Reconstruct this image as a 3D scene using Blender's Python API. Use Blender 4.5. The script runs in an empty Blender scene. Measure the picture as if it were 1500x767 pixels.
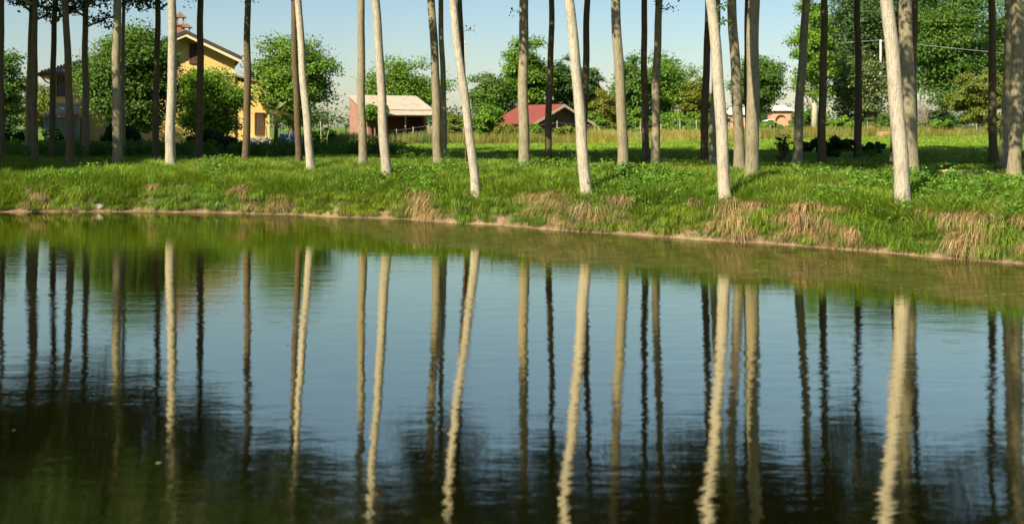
import bpy, math, random
import numpy as np
from mathutils import Vector, Euler, Matrix

random.seed(7)
RNG = np.random.default_rng(7)
R = math.radians
scene = bpy.context.scene
COL = scene.collection

# ------------------------------------------------------------------ camera
CAM_H = 3.0            # metres above the pond
FPX = 1500.0           # focal length in photo pixels (photo is 1500 wide)
HOR = 185.0            # horizon row in the photo
cam_d = bpy.data.cameras.new('camera')
cam_d.sensor_width = 36.0
cam_d.lens = 36.0
cam_d.shift_y = -(383.5 - HOR) / 1500.0
cam_d.clip_start = 0.1
cam_d.clip_end = 3000.0
cam_d.dof.use_dof = True
cam_d.dof.focus_distance = 33.0
cam_d.dof.aperture_fstop = 0.9
cam = bpy.data.objects.new('camera', cam_d)
cam.location = (0, 0, CAM_H)
cam.rotation_euler = (R(90), 0, 0)
COL.objects.link(cam)
scene.camera = cam

# ------------------------------------------------------------------ sky, sun, exposure
SUN_EL, SUN_AZ = 40.0, 38.0       # azimuth: degrees to the left of straight behind the camera
sdir = Vector((-math.sin(R(SUN_AZ)) * math.cos(R(SUN_EL)), -math.cos(R(SUN_AZ)) * math.cos(R(SUN_EL)), math.sin(R(SUN_EL))))
world = bpy.data.worlds.new('World')
scene.world = world
world.use_nodes = True
wn = world.node_tree.nodes
sky = wn.new('ShaderNodeTexSky')
sky.sky_type = 'NISHITA'
sky.sun_disc = False
sky.sun_elevation = R(SUN_EL)
sky.sun_rotation = math.atan2(sdir.x, sdir.y)
sky.altitude = 50
sky.air_density = 1.3
sky.dust_density = 0.5
sky.ozone_density = 4.8
bgn = wn['Background']
bgn.inputs[1].default_value = 0.058
world.node_tree.links.new(sky.outputs[0], bgn.inputs[0])
sun_d = bpy.data.lights.new('sun', 'SUN')
sun_d.energy = 5.0
sun_d.angle = R(0.5)
sun_d.color = (1.0, 0.90, 0.72)
sun = bpy.data.objects.new('sun', sun_d)
sun.rotation_euler = sdir.to_track_quat('Z', 'Y').to_euler()
sun.location = (-20, -20, 40)
COL.objects.link(sun)
scene.view_settings.view_transform = 'Standard'
scene.view_settings.look = 'None'
scene.view_settings.gamma = 1.0
scene.view_settings.exposure = 1.05
scene.view_settings.use_curve_mapping = False
scene.render.engine = 'CYCLES'
cy = scene.cycles
cy.use_denoising = True
cy.max_bounces = 5
cy.diffuse_bounces = 2
cy.glossy_bounces = 3
cy.transmission_bounces = 3
cy.transparent_max_bounces = 6
cy.caustics_reflective = False
cy.caustics_refractive = False
cy.sample_clamp_indirect = 4.0

# ------------------------------------------------------------------ helpers
def px(x, y, D):
    """photo pixel at distance D -> world point"""
    return ((x - 750.0) / FPX * D, D, CAM_H + (HOR - y) / FPX * D)

def np_mesh(name, verts, faces_list):
    """faces_list: list of int arrays (n,3) or (n,4)"""
    me = bpy.data.meshes.new(name)
    verts = np.asarray(verts, dtype=np.float32)
    me.vertices.add(len(verts))
    me.vertices.foreach_set('co', verts.ravel())
    loops, starts, off = [], [], 0
    for f in faces_list:
        f = np.asarray(f, dtype=np.int32)
        if f.size == 0:
            continue
        k = f.shape[1]
        loops.append(f.ravel())
        starts.append(off + np.arange(len(f), dtype=np.int32) * k)
        off += f.size
    if loops:
        loops = np.concatenate(loops)
        starts = np.concatenate(starts)
        me.loops.add(len(loops))
        me.loops.foreach_set('vertex_index', loops)
        me.polygons.add(len(starts))
        me.polygons.foreach_set('loop_start', starts)
    me.update(calc_edges=True)
    me.validate()
    return me

class MB:
    """collects shapes for one mesh"""
    def __init__(self):
        self.v = []
        self.f = []
    def add(self, vs, fs):
        o = len(self.v)
        self.v += [tuple(p) for p in vs]
        self.f += [tuple(i + o for i in f) for f in fs]
        return self
    def box(self, x0, x1, y0, y1, z0, z1):
        return self.add([(x0, y0, z0), (x1, y0, z0), (x1, y1, z0), (x0, y1, z0), (x0, y0, z1), (x1, y0, z1), (x1, y1, z1), (x0, y1, z1)],
                        [(3, 2, 1, 0), (4, 5, 6, 7), (0, 1, 5, 4), (1, 2, 6, 5), (2, 3, 7, 6), (3, 0, 4, 7)])
    def prism(self, pts, y0, y1):
        """polygon given as (x,z), extruded along y"""
        n = len(pts)
        vs = [(p[0], y0, p[1]) for p in pts] + [(p[0], y1, p[1]) for p in pts]
        fs = [tuple(range(n)), tuple(range(2 * n - 1, n - 1, -1))]
        fs += [(i, i + n, (i + 1) % n + n, (i + 1) % n) for i in range(n)]
        return self.add(vs, fs)
    def slab(self, p, t):
        """quad of four points thickened by t downwards"""
        q = [Vector(a) for a in p]
        n = (q[1] - q[0]).cross(q[3] - q[0]).normalized()
        if n.z < 0:
            n = -n
        lo = [a - n * t for a in q]
        return self.add([tuple(a) for a in q + lo], [(0, 1, 2, 3), (7, 6, 5, 4), (0, 4, 5, 1), (1, 5, 6, 2), (2, 6, 7, 3), (3, 7, 4, 0)])
    def tube(self, pts, rad, n=8):
        pts = [Vector(p) for p in pts]
        rings = []
        for i, p in enumerate(pts):
            a = pts[max(i - 1, 0)]
            b = pts[min(i + 1, len(pts) - 1)]
            d = (b - a).normalized()
            u = d.cross(Vector((0, 1, 0)) if abs(d.y) < .9 else Vector((1, 0, 0))).normalized()
            w = d.cross(u)
            r = rad[i] if isinstance(rad, (list, tuple)) else rad
            rings.append([p + (u * math.cos(2 * math.pi * k / n) + w * math.sin(2 * math.pi * k / n)) * r for k in range(n)])
        vs = [v for r_ in rings for v in r_]
        fs = []
        for i in range(len(rings) - 1):
            for k in range(n):
                fs.append((i * n + k, i * n + (k + 1) % n, (i + 1) * n + (k + 1) % n, (i + 1) * n + k))
        fs.append(tuple(range(n - 1, -1, -1)))
        fs.append(tuple((len(rings) - 1) * n + k for k in range(n)))
        return self.add(vs, fs)
    def mesh(self, name, smooth=False):
        me = bpy.data.meshes.new(name)
        me.from_pydata([tuple(p) for p in self.v], [], self.f)
        me.update()
        if smooth:
            me.polygons.foreach_set('use_smooth', [True] * len(me.polygons))
        return me
    def build(self, name, mat, parent=None, smooth=False, loc=None, label=None):
        return obj(name, self.mesh(name, smooth), mat, parent, loc, label)

def obj(name, me, mat=None, parent=None, loc=None, label=None):
    o = bpy.data.objects.new(name, me)
    COL.objects.link(o)
    if mat is not None and not me.materials:
        me.materials.append(mat)
    if parent is not None:
        o.parent = parent
    if loc is not None:
        o.location = loc
    if label:
        o['label'] = label
    return o

def tag(o, label, cat, group=None):
    o['label'] = label
    o['category'] = cat
    if group:
        o['group'] = group
    return o

def thing(name, label, cat, loc=(0, 0, 0), rz=0.0, group=None):
    o = bpy.data.objects.new(name, None)
    COL.objects.link(o)
    o.location = loc
    o.rotation_euler = (0, 0, rz)
    o.empty_display_size = 0.2
    return tag(o, label, cat, group)

# ------------------------------------------------------------------ materials
def new_mat(name):
    m = bpy.data.materials.new(name)
    m.use_nodes = True
    nt = m.node_tree
    nt.nodes.clear()
    return m, nt, nt.nodes, nt.links

def N(nt, kind, **kw):
    n = nt.nodes.new(kind)
    for k, v in kw.items():
        setattr(n, k, v)
    return n

def ramp(nt, fac, stops):
    r = nt.nodes.new('ShaderNodeValToRGB')
    e = r.color_ramp.elements
    while len(e) < len(stops):
        e.new(0.5)
    for i, (p, c) in enumerate(stops):
        e[i].position = p
        e[i].color = (*c, 1) if len(c) == 3 else c
    nt.links.new(fac, r.inputs[0])
    return r.outputs[0]

def mixc(nt, fac, a, b, mode='MIX'):
    m = nt.nodes.new('ShaderNodeMix')
    m.data_type = 'RGBA'
    m.blend_type = mode
    for sock, val in ((m.inputs[0], fac), (m.inputs[6], a), (m.inputs[7], b)):
        if hasattr(val, 'links'):
            nt.links.new(val, sock)
        elif isinstance(val, (tuple, list)):
            sock.default_value = (*val, 1)
        else:
            sock.default_value = val
    return m.outputs[2]

def noise(nt, scale, detail=3, rough=.55, coord='Object', stretch=None, dist=0.0):
    tc = nt.nodes.new('ShaderNodeTexCoord')
    src = tc.outputs[coord]
    if stretch:
        mp = nt.nodes.new('ShaderNodeMapping')
        mp.inputs['Scale'].default_value = stretch
        nt.links.new(src, mp.inputs[0])
        src = mp.outputs[0]
    n = nt.nodes.new('ShaderNodeTexNoise')
    n.inputs['Scale'].default_value = scale
    n.inputs['Detail'].default_value = detail
    n.inputs['Roughness'].default_value = rough
    n.inputs['Distortion'].default_value = dist
    nt.links.new(src, n.inputs['Vector'])
    return n.outputs['Fac']

def plain(name, col, var=.25, scale=3.0, rough=.8, bump=.0, bscale=20, stretch=None, spec=.3):
    """painted / plastered / wooden surface: colour with blotches and fine grain"""
    m, nt, nn, ll = new_mat(name)
    out = N(nt, 'ShaderNodeOutputMaterial')
    b = N(nt, 'ShaderNodeBsdfPrincipled')
    b.inputs['Roughness'].default_value = rough
    b.inputs['Specular IOR Level'].default_value = spec
    f1 = noise(nt, scale, 4, .6, stretch=stretch)
    lo = tuple(c * (1 - var) for c in col)
    hi = tuple(min(1, c * (1 + var)) for c in col)
    c1 = ramp(nt, f1, [(.3, lo), (.7, hi)])
    f2 = noise(nt, scale * 9, 3, .6, stretch=stretch)
    c2 = mixc(nt, .35, c1, ramp(nt, f2, [(.3, lo), (.7, hi)]))
    ll.new(c2, b.inputs['Base Color'])
    if bump:
        bp = N(nt, 'ShaderNodeBump')
        bp.inputs['Strength'].default_value = bump
        bp.inputs['Distance'].default_value = .02
        ll.new(noise(nt, bscale, 4, .6, stretch=stretch), bp.inputs['Height'])
        ll.new(bp.outputs[0], b.inputs['Normal'])
    ll.new(b.outputs[0], out.inputs[0])
    return m

def leaf_mat(name, c_lo, c_mid, c_hi, trans=.35, big=.35, inst=False, rough=.55, spec=.25):
    """leaves / blades: hue per leaf (random per island), patches over the plant, light shining through"""
    m, nt, nn, ll = new_mat(name)
    out = N(nt, 'ShaderNodeOutputMaterial')
    geo = N(nt, 'ShaderNodeNewGeometry')
    c = ramp(nt, geo.outputs['Random Per Island'], [(.0, c_lo), (.5, c_mid), (1., c_hi)])
    f = noise(nt, big, 2, .5)
    c = mixc(nt, ramp(nt, f, [(.35, (0, 0, 0)), (.65, (.5, .5, .5))]), c, tuple(a * .8 + b_ * .2 for a, b_ in zip(c_lo, c_mid)))
    if inst:
        at = N(nt, 'ShaderNodeAttribute', attribute_type='INSTANCER', attribute_name='tint')
        c = mixc(nt, 1.0, c, at.outputs['Color'], 'MULTIPLY')
    p = N(nt, 'ShaderNodeBsdfPrincipled')
    p.inputs['Roughness'].default_value = rough
    p.inputs['Specular IOR Level'].default_value = spec
    ll.new(c, p.inputs['Base Color'])
    t = N(nt, 'ShaderNodeBsdfTranslucent')
    ct = mixc(nt, 1.0, c, (1.25, 1.2, .55), 'MULTIPLY')
    ll.new(ct, t.inputs[0])
    mx = N(nt, 'ShaderNodeMixShader')
    mx.inputs[0].default_value = trans
    ll.new(p.outputs[0], mx.inputs[1])
    ll.new(t.outputs[0], mx.inputs[2])
    ll.new(mx.outputs[0], out.inputs[0])
    return m

def bark_mat(name, pale, dark, moss):
    m, nt, nn, ll = new_mat(name)
    out = N(nt, 'ShaderNodeOutputMaterial')
    b = N(nt, 'ShaderNodeBsdfPrincipled')
    b.inputs['Roughness'].default_value = .8
    b.inputs['Specular IOR Level'].default_value = .2
    base = ramp(nt, noise(nt, 1.3, 4, .6), [(.3, tuple(c * .80 for c in pale)), (.5, pale), (.72, tuple(min(1, c * 1.12) for c in pale))])
    # fine vertical fissures
    fis = noise(nt, 9, 4, .65, stretch=(3.0, 3.0, .5))
    base = mixc(nt, ramp(nt, fis, [(.36, (.55, .55, .55)), (.52, (0, 0, 0))]), base, dark)
    # lenticel rows: thin dark horizontal dashes
    len_ = noise(nt, 4.0, 3, .6, stretch=(1.5, 1.5, 11.0), dist=.6)
    base = mixc(nt, ramp(nt, len_, [(.62, (0, 0, 0)), (.75, (.45, .45, .45))]), base, dark)
    # grey-green algae patches
    ms = noise(nt, .55, 3, .6, stretch=(1, 1, .5))
    base = mixc(nt, ramp(nt, ms, [(.48, (0, 0, 0)), (.7, (.55, .55, .55))]), base, moss)
    oi = N(nt, 'ShaderNodeObjectInfo')
    tone = ramp(nt, oi.outputs['Random'], [(0, (.82, .80, .76)), (1, (1.08, 1.06, 1.02))])
    base = mixc(nt, 1.0, base, tone, 'MULTIPLY')
    ll.new(base, b.inputs['Base Color'])
    bp = N(nt, 'ShaderNodeBump')
    bp.inputs['Strength'].default_value = .6
    bp.inputs['Distance'].default_value = .03
    ll.new(fis, bp.inputs['Height'])
    bp2 = N(nt, 'ShaderNodeBump')
    bp2.inputs['Strength'].default_value = .5
    bp2.inputs['Distance'].default_value = .03
    bp2.invert = True
    ll.new(len_, bp2.inputs['Height'])
    ll.new(bp.outputs[0], bp2.inputs['Normal'])
    ll.new(bp2.outputs[0], b.inputs['Normal'])
    ll.new(b.outputs[0], out.inputs[0])
    return m

M = {}
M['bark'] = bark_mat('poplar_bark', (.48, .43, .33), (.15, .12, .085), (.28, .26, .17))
M['bark_mossy_shaded'] = bark_mat('poplar_bark_mossy_shaded', (.27, .235, .15), (.08, .06, .03), (.14, .13, .07))  # browner, algae-covered bark of inner trees, tone also darkened for crown shade
M['bark_shaded'] = bark_mat('poplar_bark_shaded', (.135, .10, .055), (.045, .035, .02), (.075, .07, .03))  # back-row bark with the shade of the crowns put into its colour
M['brown_bark'] = bark_mat('tree_bark', (.20, .15, .10), (.06, .045, .03), (.12, .13, .06))
M['poplar_leaf'] = leaf_mat('poplar_leaf', (.035, .075, .018), (.05, .105, .024), (.075, .14, .03), .35, .4)
M['leaf_dark'] = leaf_mat('leaf_dark', (.062, .135, .02), (.098, .19, .027), (.145, .245, .038), .36, .25)
M['leaf_mid'] = leaf_mat('leaf_mid', (.092, .19, .02), (.145, .265, .028), (.21, .335, .04), .36, .3)
M['leaf_bright'] = leaf_mat('leaf_bright', (.11, .22, .02), (.17, .30, .028), (.235, .37, .045), .38, .3)
M['leaf_olive'] = leaf_mat('leaf_olive', (.12, .165, .02), (.19, .235, .032), (.28, .32, .06), .4, .35)
M['leaf_yellow'] = leaf_mat('leaf_yellow', (.11, .16, .02), (.20, .22, .03), (.34, .26, .04), .4, .6)
M['leaf_cool'] = leaf_mat('leaf_cool', (.05, .105, .03), (.078, .145, .04), (.115, .19, .055), .38, .2)
M['blossom'] = leaf_mat('blossom_leaf', (.05, .11, .02), (.13, .18, .05), (.42, .42, .22), .35, .3)
M['palm_leaf'] = leaf_mat('palm_leaf', (.10, .14, .03), (.17, .19, .05), (.30, .27, .09), .3, .8)
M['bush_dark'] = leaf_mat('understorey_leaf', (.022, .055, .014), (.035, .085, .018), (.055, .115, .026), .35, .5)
M['twig'] = plain('bare_twig', (.30, .25, .20), .2, 5)

# ------------------------------------------------------------------ pond outline and terrain
shore = [(-23, 6), (-23, 14), (-22.6, 24), (-22, 29), (-21, 33.2), (-20, 35.4), (-18, 36.0), (-14.4, 36.0), (-10.7, 35.7), (-8.0, 34.9), (-5.6, 33.8), (-2.8, 32.7), (0, 30.6),
         (2.85, 28.5), (5.4, 26.9), (7.6, 25.4), (9.5, 23.8), (11.1, 22.2), (14, 19.2), (18, 14.0), (21, 8.0), (20, 3.0), (10, 2.2), (0, 2.0), (-12, 1.8), (-19, 2.6)]
# smooth the outline and give it small bays
def chaikin(p, k=2):
    for _ in range(k):
        q = []
        for i in range(len(p)):
            a, b = p[i], p[(i + 1) % len(p)]
            q += [(a[0] * .75 + b[0] * .25, a[1] * .75 + b[1] * .25), (a[0] * .25 + b[0] * .75, a[1] * .25 + b[1] * .75)]
        p = q
    return p
POLY = np.array(chaikin(shore, 2))

def wob(x, y, s=1.0, ph=0.0):
    return (np.sin(x * 1.7 * s + y * .6 * s + ph) + np.sin(x * .63 * s - y * 1.31 * s + 1.3 + ph) * .9 + np.sin(x * 3.1 * s + y * 2.3 * s + 2.1 * ph) * .5) / 2.4

def shore_dist(x, y):
    """signed distance to the water's edge, positive on land"""
    x = np.asarray(x, float); y = np.asarray(y, float)
    shp = x.shape
    P = np.stack([x.ravel(), y.ravel()], 1)
    best = np.full(len(P), 1e9)
    inside = np.zeros(len(P), bool)
    n = len(POLY)
    for i in range(n):
        a = POLY[i]; b = POLY[(i + 1) % n]
        ab = b - a
        t = np.clip(((P - a) @ ab) / (ab @ ab), 0, 1)
        d = np.hypot(P[:, 0] - a[0] - t * ab[0], P[:, 1] - a[1] - t * ab[1])
        best = np.minimum(best, d)
        c = (a[1] > P[:, 1]) != (b[1] > P[:, 1])
        if abs(ab[1]) > 1e-9:
            xi = a[0] + (P[:, 1] - a[1]) / ab[1] * ab[0]
            inside ^= c & (P[:, 0] < xi)
    d = np.where(inside, -best, best)
    d = d + .16 * wob(P[:, 0], P[:, 1], 1.3) + .07 * wob(P[:, 0], P[:, 1], 4.1, 2.)
    return d.reshape(shp)

def height(x, y, d=None):
    x = np.asarray(x, float); y = np.asarray(y, float)
    if d is None:
        d = shore_dist(x, y)
    z = np.interp(d, [-8, -2, -.4, 0, .14, .38, .85, 2.0, 4.6, 8], [-1.6, -.6, -.14, 0., .09, .52, .86, 1.12, 1.42, 1.46])
    amp = np.clip((d - .4) / 2.0, 0, 1)
    z = z + amp * (.05 * wob(x, y, .55) + .03 * wob(x, y, 1.9, 1.))
    # the meadow rises a little towards the trees at the back right
    rise = np.clip((y - 55) / 50, 0, 1) * (.15 + .45 * np.clip((x + 5) / 30, 0, 1))
    return z + rise

def hgt(x, y):
    return float(height(np.array([x]), np.array([y]))[0])

def ground_at_pixel(x, y, lo=18.0, hi=140.0):
    """walk along the view ray of a photo pixel until it meets the ground"""
    D = np.arange(lo, hi, .05)
    X = (x - 750.0) / FPX * D
    Z = CAM_H + (HOR - y) / FPX * D
    g = height(X, D)
    i = int(np.argmax(Z <= g))
    return X[i], D[i], g[i]

def grid_sheet(xs, ys):
    X, Y = np.meshgrid(xs, ys)
    nx, ny = len(xs), len(ys)
    idx = np.arange(nx * ny).reshape(ny, nx)
    F = np.stack([idx[:-1, :-1], idx[:-1, 1:], idx[1:, 1:], idx[1:, :-1]], -1).reshape(-1, 4)
    return X, Y, F

xs = np.unique(np.concatenate([np.linspace(-1500, -70, 14), np.linspace(-70, -30, 41), np.arange(-30, 24, .25), np.linspace(24, 70, 47), np.linspace(70, 1500, 14)]))
ys = np.unique(np.concatenate([np.linspace(-600, -12, 8), np.linspace(-12, 14, 27), np.arange(14, 46, .25), np.linspace(46, 130, 85), np.linspace(130, 2500, 24)]))
GX, GY, GF = grid_sheet(xs, ys)
gd = shore_dist(GX, GY)
GZ = height(GX, GY, gd)
# ground material: mud by the water, earth with green cast on the bank, meadow farther off
m, nt, nn, ll = new_mat('ground')
out = N(nt, 'ShaderNodeOutputMaterial')
b = N(nt, 'ShaderNodeBsdfPrincipled')
b.inputs['Roughness'].default_value = .95
b.inputs['Specular IOR Level'].default_value = .15
at = N(nt, 'ShaderNodeAttribute', attribute_name='shore')
mud = ramp(nt, noise(nt, 2.5, 5, .65), [(.3, (.13, .085, .045)), (.55, (.23, .16, .09)), (.75, (.32, .235, .14))])
soil = ramp(nt, noise(nt, 3.5, 5, .65), [(.3, (.07, .06, .03)), (.6, (.13, .11, .055)), (.8, (.20, .16, .09))])
green = ramp(nt, noise(nt, .8, 5, .7), [(.25, (.06, .10, .018)), (.5, (.10, .16, .028)), (.75, (.17, .22, .05))])
gf = ramp(nt, noise(nt, .45, 4, .65), [(.42, (0, 0, 0)), (.58, (1, 1, 1))])
land = mixc(nt, gf, soil, green)
mr = N(nt, 'ShaderNodeMapRange')
mr.inputs[1].default_value = .22; mr.inputs[2].default_value = .42
ll.new(at.outputs['Fac'], mr.inputs[0])
near = mixc(nt, mr.outputs[0], mud, land)
mr2 = N(nt, 'ShaderNodeMapRange')
mr2.inputs[1].default_value = 14; mr2.inputs[2].default_value = 30
ll.new(at.outputs['Fac'], mr2.inputs[0])
far = mixc(nt, mr2.outputs[0], near, green)
at2 = N(nt, 'ShaderNodeAttribute', attribute_name='bare')
litter = ramp(nt, noise(nt, 7, 5, .7), [(.3, (.10, .065, .035)), (.55, (.22, .155, .09)), (.75, (.36, .27, .17))])
far = mixc(nt, at2.outputs['Fac'], far, litter)
ll.new(far, b.inputs['Base Color'])
bp = N(nt, 'ShaderNodeBump')
bp.inputs['Strength'].default_value = .7
bp.inputs['Distance'].default_value = .06
ll.new(noise(nt, 5, 6, .7), bp.inputs['Height'])
ll.new(bp.outputs[0], b.inputs['Normal'])
ll.new(b.outputs[0], out.inputs[0])
M['ground'] = m
me = np_mesh('ground', np.stack([GX.ravel(), GY.ravel(), GZ.ravel()], 1), [GF])
bare_v = np.clip(1.4 - np.hypot((GX - 10.8 - .9 * wob(GX, GY, .9)) / 4.6, (GY - 31.6 + .30 * (GX - 10.8) + .35 * wob(GX, GY, 1.3, 2.)) / 1.0), 0, 1)
a = me.attributes.new('bare', 'FLOAT', 'POINT')
a.data.foreach_set('value', bare_v.ravel().astype(np.float32))
a = me.attributes.new('shore', 'FLOAT', 'POINT')
a.data.foreach_set('value', gd.ravel().astype(np.float32))
me.polygons.foreach_set('use_smooth', [True] * len(me.polygons))
g = obj('ground', me, M['ground'])
g['kind'] = 'structure'

# ------------------------------------------------------------------ pond
wx = np.arange(-64, 26.01, .4)
wy = np.arange(-1, 40.01, .4)
WX, WY, WF = grid_sheet(wx, wy)
wd = -shore_dist(WX, WY)
keep = (wd > -2.0).ravel()
WF = WF[keep[WF].all(1)]
# floating algae film: a belt along the far bank that fades out to the left
wid = np.interp(WX, [-40, -16, -9, -3, 2, 8, 14, 24], [.0, .3, 1.2, 4.6, 5.6, 5.2, 5.4, 5.0])
scum = np.clip((wid - wd) / 1.6 + .5 + .35 * wob(WX, WY, .5, .7), 0, 1) * np.clip((WY - 8) / 6, 0, 1)
m, nt, nn, ll = new_mat('pond_water')
out = N(nt, 'ShaderNodeOutputMaterial')
at = N(nt, 'ShaderNodeAttribute', attribute_name='scum')
body = N(nt, 'ShaderNodeBsdfDiffuse')
body.inputs[0].default_value = (.005, .0042, .001, 1)
gl = N(nt, 'ShaderNodeBsdfGlossy')
gl.inputs[0].default_value = (1.0, .96, .74, 1)
gl.inputs['Roughness'].default_value = .02
# reflectance rising towards grazing angles: F0 + (1 - F0) * (1 - cos)^5
fr = N(nt, 'ShaderNodeLayerWeight')
fr.inputs['Blend'].default_value = .5
pw = N(nt, 'ShaderNodeMath', operation='POWER'); pw.inputs[1].default_value = 5.0
ll.new(fr.outputs['Facing'], pw.inputs[0])
fz = N(nt, 'ShaderNodeMath', operation='MULTIPLY_ADD'); fz.inputs[1].default_value = .44; fz.inputs[2].default_value = .56
ll.new(pw.outputs[0], fz.inputs[0])
# long low swell ripples, finer ones on top
h1 = noise(nt, 1.0, 3, .6, stretch=(.9, 2.6, 1))
h2 = noise(nt, 6.0, 3, .6, stretch=(.7, 2.2, 1))
patch = ramp(nt, noise(nt, .16, 2, .5, stretch=(.5, 1.4, 1)), [(.35, (.35, .35, .35)), (.65, (1, 1, 1))])
bp = N(nt, 'ShaderNodeBump'); bp.inputs['Distance'].default_value = .006
ll.new(patch, bp.inputs['Strength'])
ll.new(h1, bp.inputs['Height'])
bp2 = N(nt, 'ShaderNodeBump'); bp2.inputs['Distance'].default_value = .0018
ll.new(patch, bp2.inputs['Strength'])
ll.new(h2, bp2.inputs['Height'])
ll.new(bp.outputs[0], bp2.inputs['Normal'])
for s in (gl, fr):
    ll.new(bp2.outputs[0], s.inputs['Normal'])
clear = N(nt, 'ShaderNodeMixShader')
ll.new(fz.outputs[0], clear.inputs[0]); ll.new(body.outputs[0], clear.inputs[1]); ll.new(gl.outputs[0], clear.inputs[2])
# film
fcol = ramp(nt, noise(nt, 2.2, 8, .8, stretch=(.6, 1.5, 1)), [(.33, (.025, .024, .006)), (.5, (.062, .058, .015)), (.66, (.13, .125, .03))])
film = N(nt, 'ShaderNodeBsdfDiffuse')
ll.new(fcol, film.inputs[0])
fgl = N(nt, 'ShaderNodeBsdfGlossy')
fgl.inputs[0].default_value = (.8, .8, .75, 1)
fgl.inputs['Roughness'].default_value = .13
fm = N(nt, 'ShaderNodeMixShader')
fmul = N(nt, 'ShaderNodeMath', operation='MULTIPLY'); fmul.inputs[1].default_value = .36
ll.new(fz.outputs[0], fmul.inputs[0])
ll.new(fmul.outputs[0], fm.inputs[0]); ll.new(film.outputs[0], fm.inputs[1]); ll.new(fgl.outputs[0], fm.inputs[2])
# ragged edge of the film
nz = noise(nt, 1.1, 6, .75, stretch=(.5, 1.5, 1))
ad = N(nt, 'ShaderNodeMath', operation='ADD'); ll.new(at.outputs['Fac'], ad.inputs[0]); ll.new(nz, ad.inputs[1])
mask = ramp(nt, ad.outputs[0], [(.70, (0, 0, 0)), (.95, (.5, .5, .5)), (1.25, (.74, .74, .74))])
mm = N(nt, 'ShaderNodeMixShader')
ll.new(mask, mm.inputs[0]); ll.new(clear.outputs[0], mm.inputs[1]); ll.new(fm.outputs[0], mm.inputs[2])
ll.new(mm.outputs[0], out.inputs[0])
M['water'] = m
me = np_mesh('pond_water', np.stack([WX.ravel(), WY.ravel(), np.zeros(WX.size)], 1), [WF])
a = me.attributes.new('scum', 'FLOAT', 'POINT')
a.data.foreach_set('value', scum.ravel().astype(np.float32))
w = obj('pond_water', me, M['water'])
w['kind'] = 'structure'

# ------------------------------------------------------------------ leaves
def unit(v):
    return v / np.maximum(np.linalg.norm(v, axis=1, keepdims=True), 1e-9)

def leaf_verts(c, tip, nrm, size, aspect=.62, fold=.12):
    """one folded rhombus per leaf"""
    tip = unit(tip)
    side = unit(np.cross(nrm, tip))
    up = np.cross(tip, side)
    s = np.asarray(size).reshape(-1, 1)
    a = c - tip * s * .5
    e = c + tip * s * .5
    l = c + side * s * aspect * .5 + up * s * fold
    r = c - side * s * aspect * .5 + up * s * fold
    v = np.stack([a, r, e, l], 1).reshape(-1, 3)
    f = np.arange(len(v), dtype=np.int32).reshape(-1, 4)
    return v, f

def rnd_dirs(rng, n):
    return unit(rng.normal(size=(n, 3)))

def clump_leaves(rng, clumps, per, size, droop=.35, squash=.8):
    """leaves on and in round clumps: clumps (k,4) = x,y,z,r"""
    C = []; T = []; Nn = []; S = []
    for (x, y, z, r), n in zip(clumps, per):
        n = int(n)
        if n < 1:
            continue
        d = rnd_dirs(rng, n)
        d[:, 2] = np.where(d[:, 2] < -.3, -d[:, 2] * .6, d[:, 2])
        d = unit(d)
        rad = r * (rng.random(n) ** .45) * (1 + .22 * rng.normal(size=n))
        p = np.array([x, y, z]) + d * rad[:, None] * np.array([1, 1, squash])
        C.append(p)
        Nn.append(unit(d * .7 + np.array([0, 0, .5]) + rng.normal(size=(n, 3)) * .30))
        T.append(rnd_dirs(rng, n) + np.array([0, 0, -droop]) + d * .5)
        S.append(size * (.65 + .7 * rng.random(n)))
    return leaf_verts(np.concatenate(C), np.concatenate(T), np.concatenate(Nn), np.concatenate(S))

def tube_arrays(pts, rad, n=6):
    mb = MB().tube(pts, rad, n)
    return mb

# ------------------------------------------------------------------ poplar crowns (shared by the trees)
def poplar_crown(seed, H=9.6, RAD=2.9, low=0.0, dens=1.0):
    rng = np.random.default_rng(seed)
    rnd = random.Random(seed)
    mb = MB()
    cl = []; per = []
    nb = 30
    for i in range(nb):
        t = (i + rnd.random()) / nb
        z = low + t * H * .88
        ang = i * 2.4 + rnd.uniform(-.5, .5)
        L = RAD * (1.15 - .75 * t) * rnd.uniform(.75, 1.15) * (.75 if t < .08 else 1)
        rise = rnd.uniform(.5, 1.0)
        pts = []
        for k in range(5):
            q = k / 4
            pts.append(Vector((math.cos(ang) * L * q, math.sin(ang) * L * q, z + L * rise * q ** 1.1 - (.5 * q * q if t < .2 else 0))))
        r0 = .055 * (1.2 - t)
        mb.tube(pts, [r0 * (1 - .8 * k / 4) for k in range(5)], 5)
        for k in range(1, 5):
            for _ in range(2 if k > 2 else 1):
                p = pts[k] + Vector((rnd.gauss(0, .38), rnd.gauss(0, .38), rnd.gauss(0, .32)))
                rr = rnd.uniform(.45, .9) * (1.1 - .3 * t)
                cl.append((p.x, p.y, p.z, rr))
                per.append(190 * dens * (rr / .55) ** 2 * rnd.uniform(.35, 1.25))
    v, f = clump_leaves(rng, cl, per, .17, .7, .9)
    return np_mesh('crown', v, [f]), mb.mesh('limbs', True)

CROWNS = [poplar_crown(40 + i, 9.2 + (i % 3) * .7, 2.7 + .25 * (i % 4), dens=1.0 if i < 3 else .36) for i in range(6)]
for c_, l_ in CROWNS:
    c_.materials.append(M['poplar_leaf'])
    l_.materials.append(M['bark'])

def sprig_mesh(seed, n=26, spread=.28):
    rng = np.random.default_rng(seed)
    c = rng.normal(size=(n, 3)) * spread * np.array([1, .8, .7])
    v, f = leaf_verts(c, rnd_dirs(rng, n) + np.array([0, 0, -.8]), rnd_dirs(rng, n) + np.array([0, -.4, .5]), .11 * (.7 + .6 * rng.random(n)))
    return np_mesh('leaf_sprig', v, [f])

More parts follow.
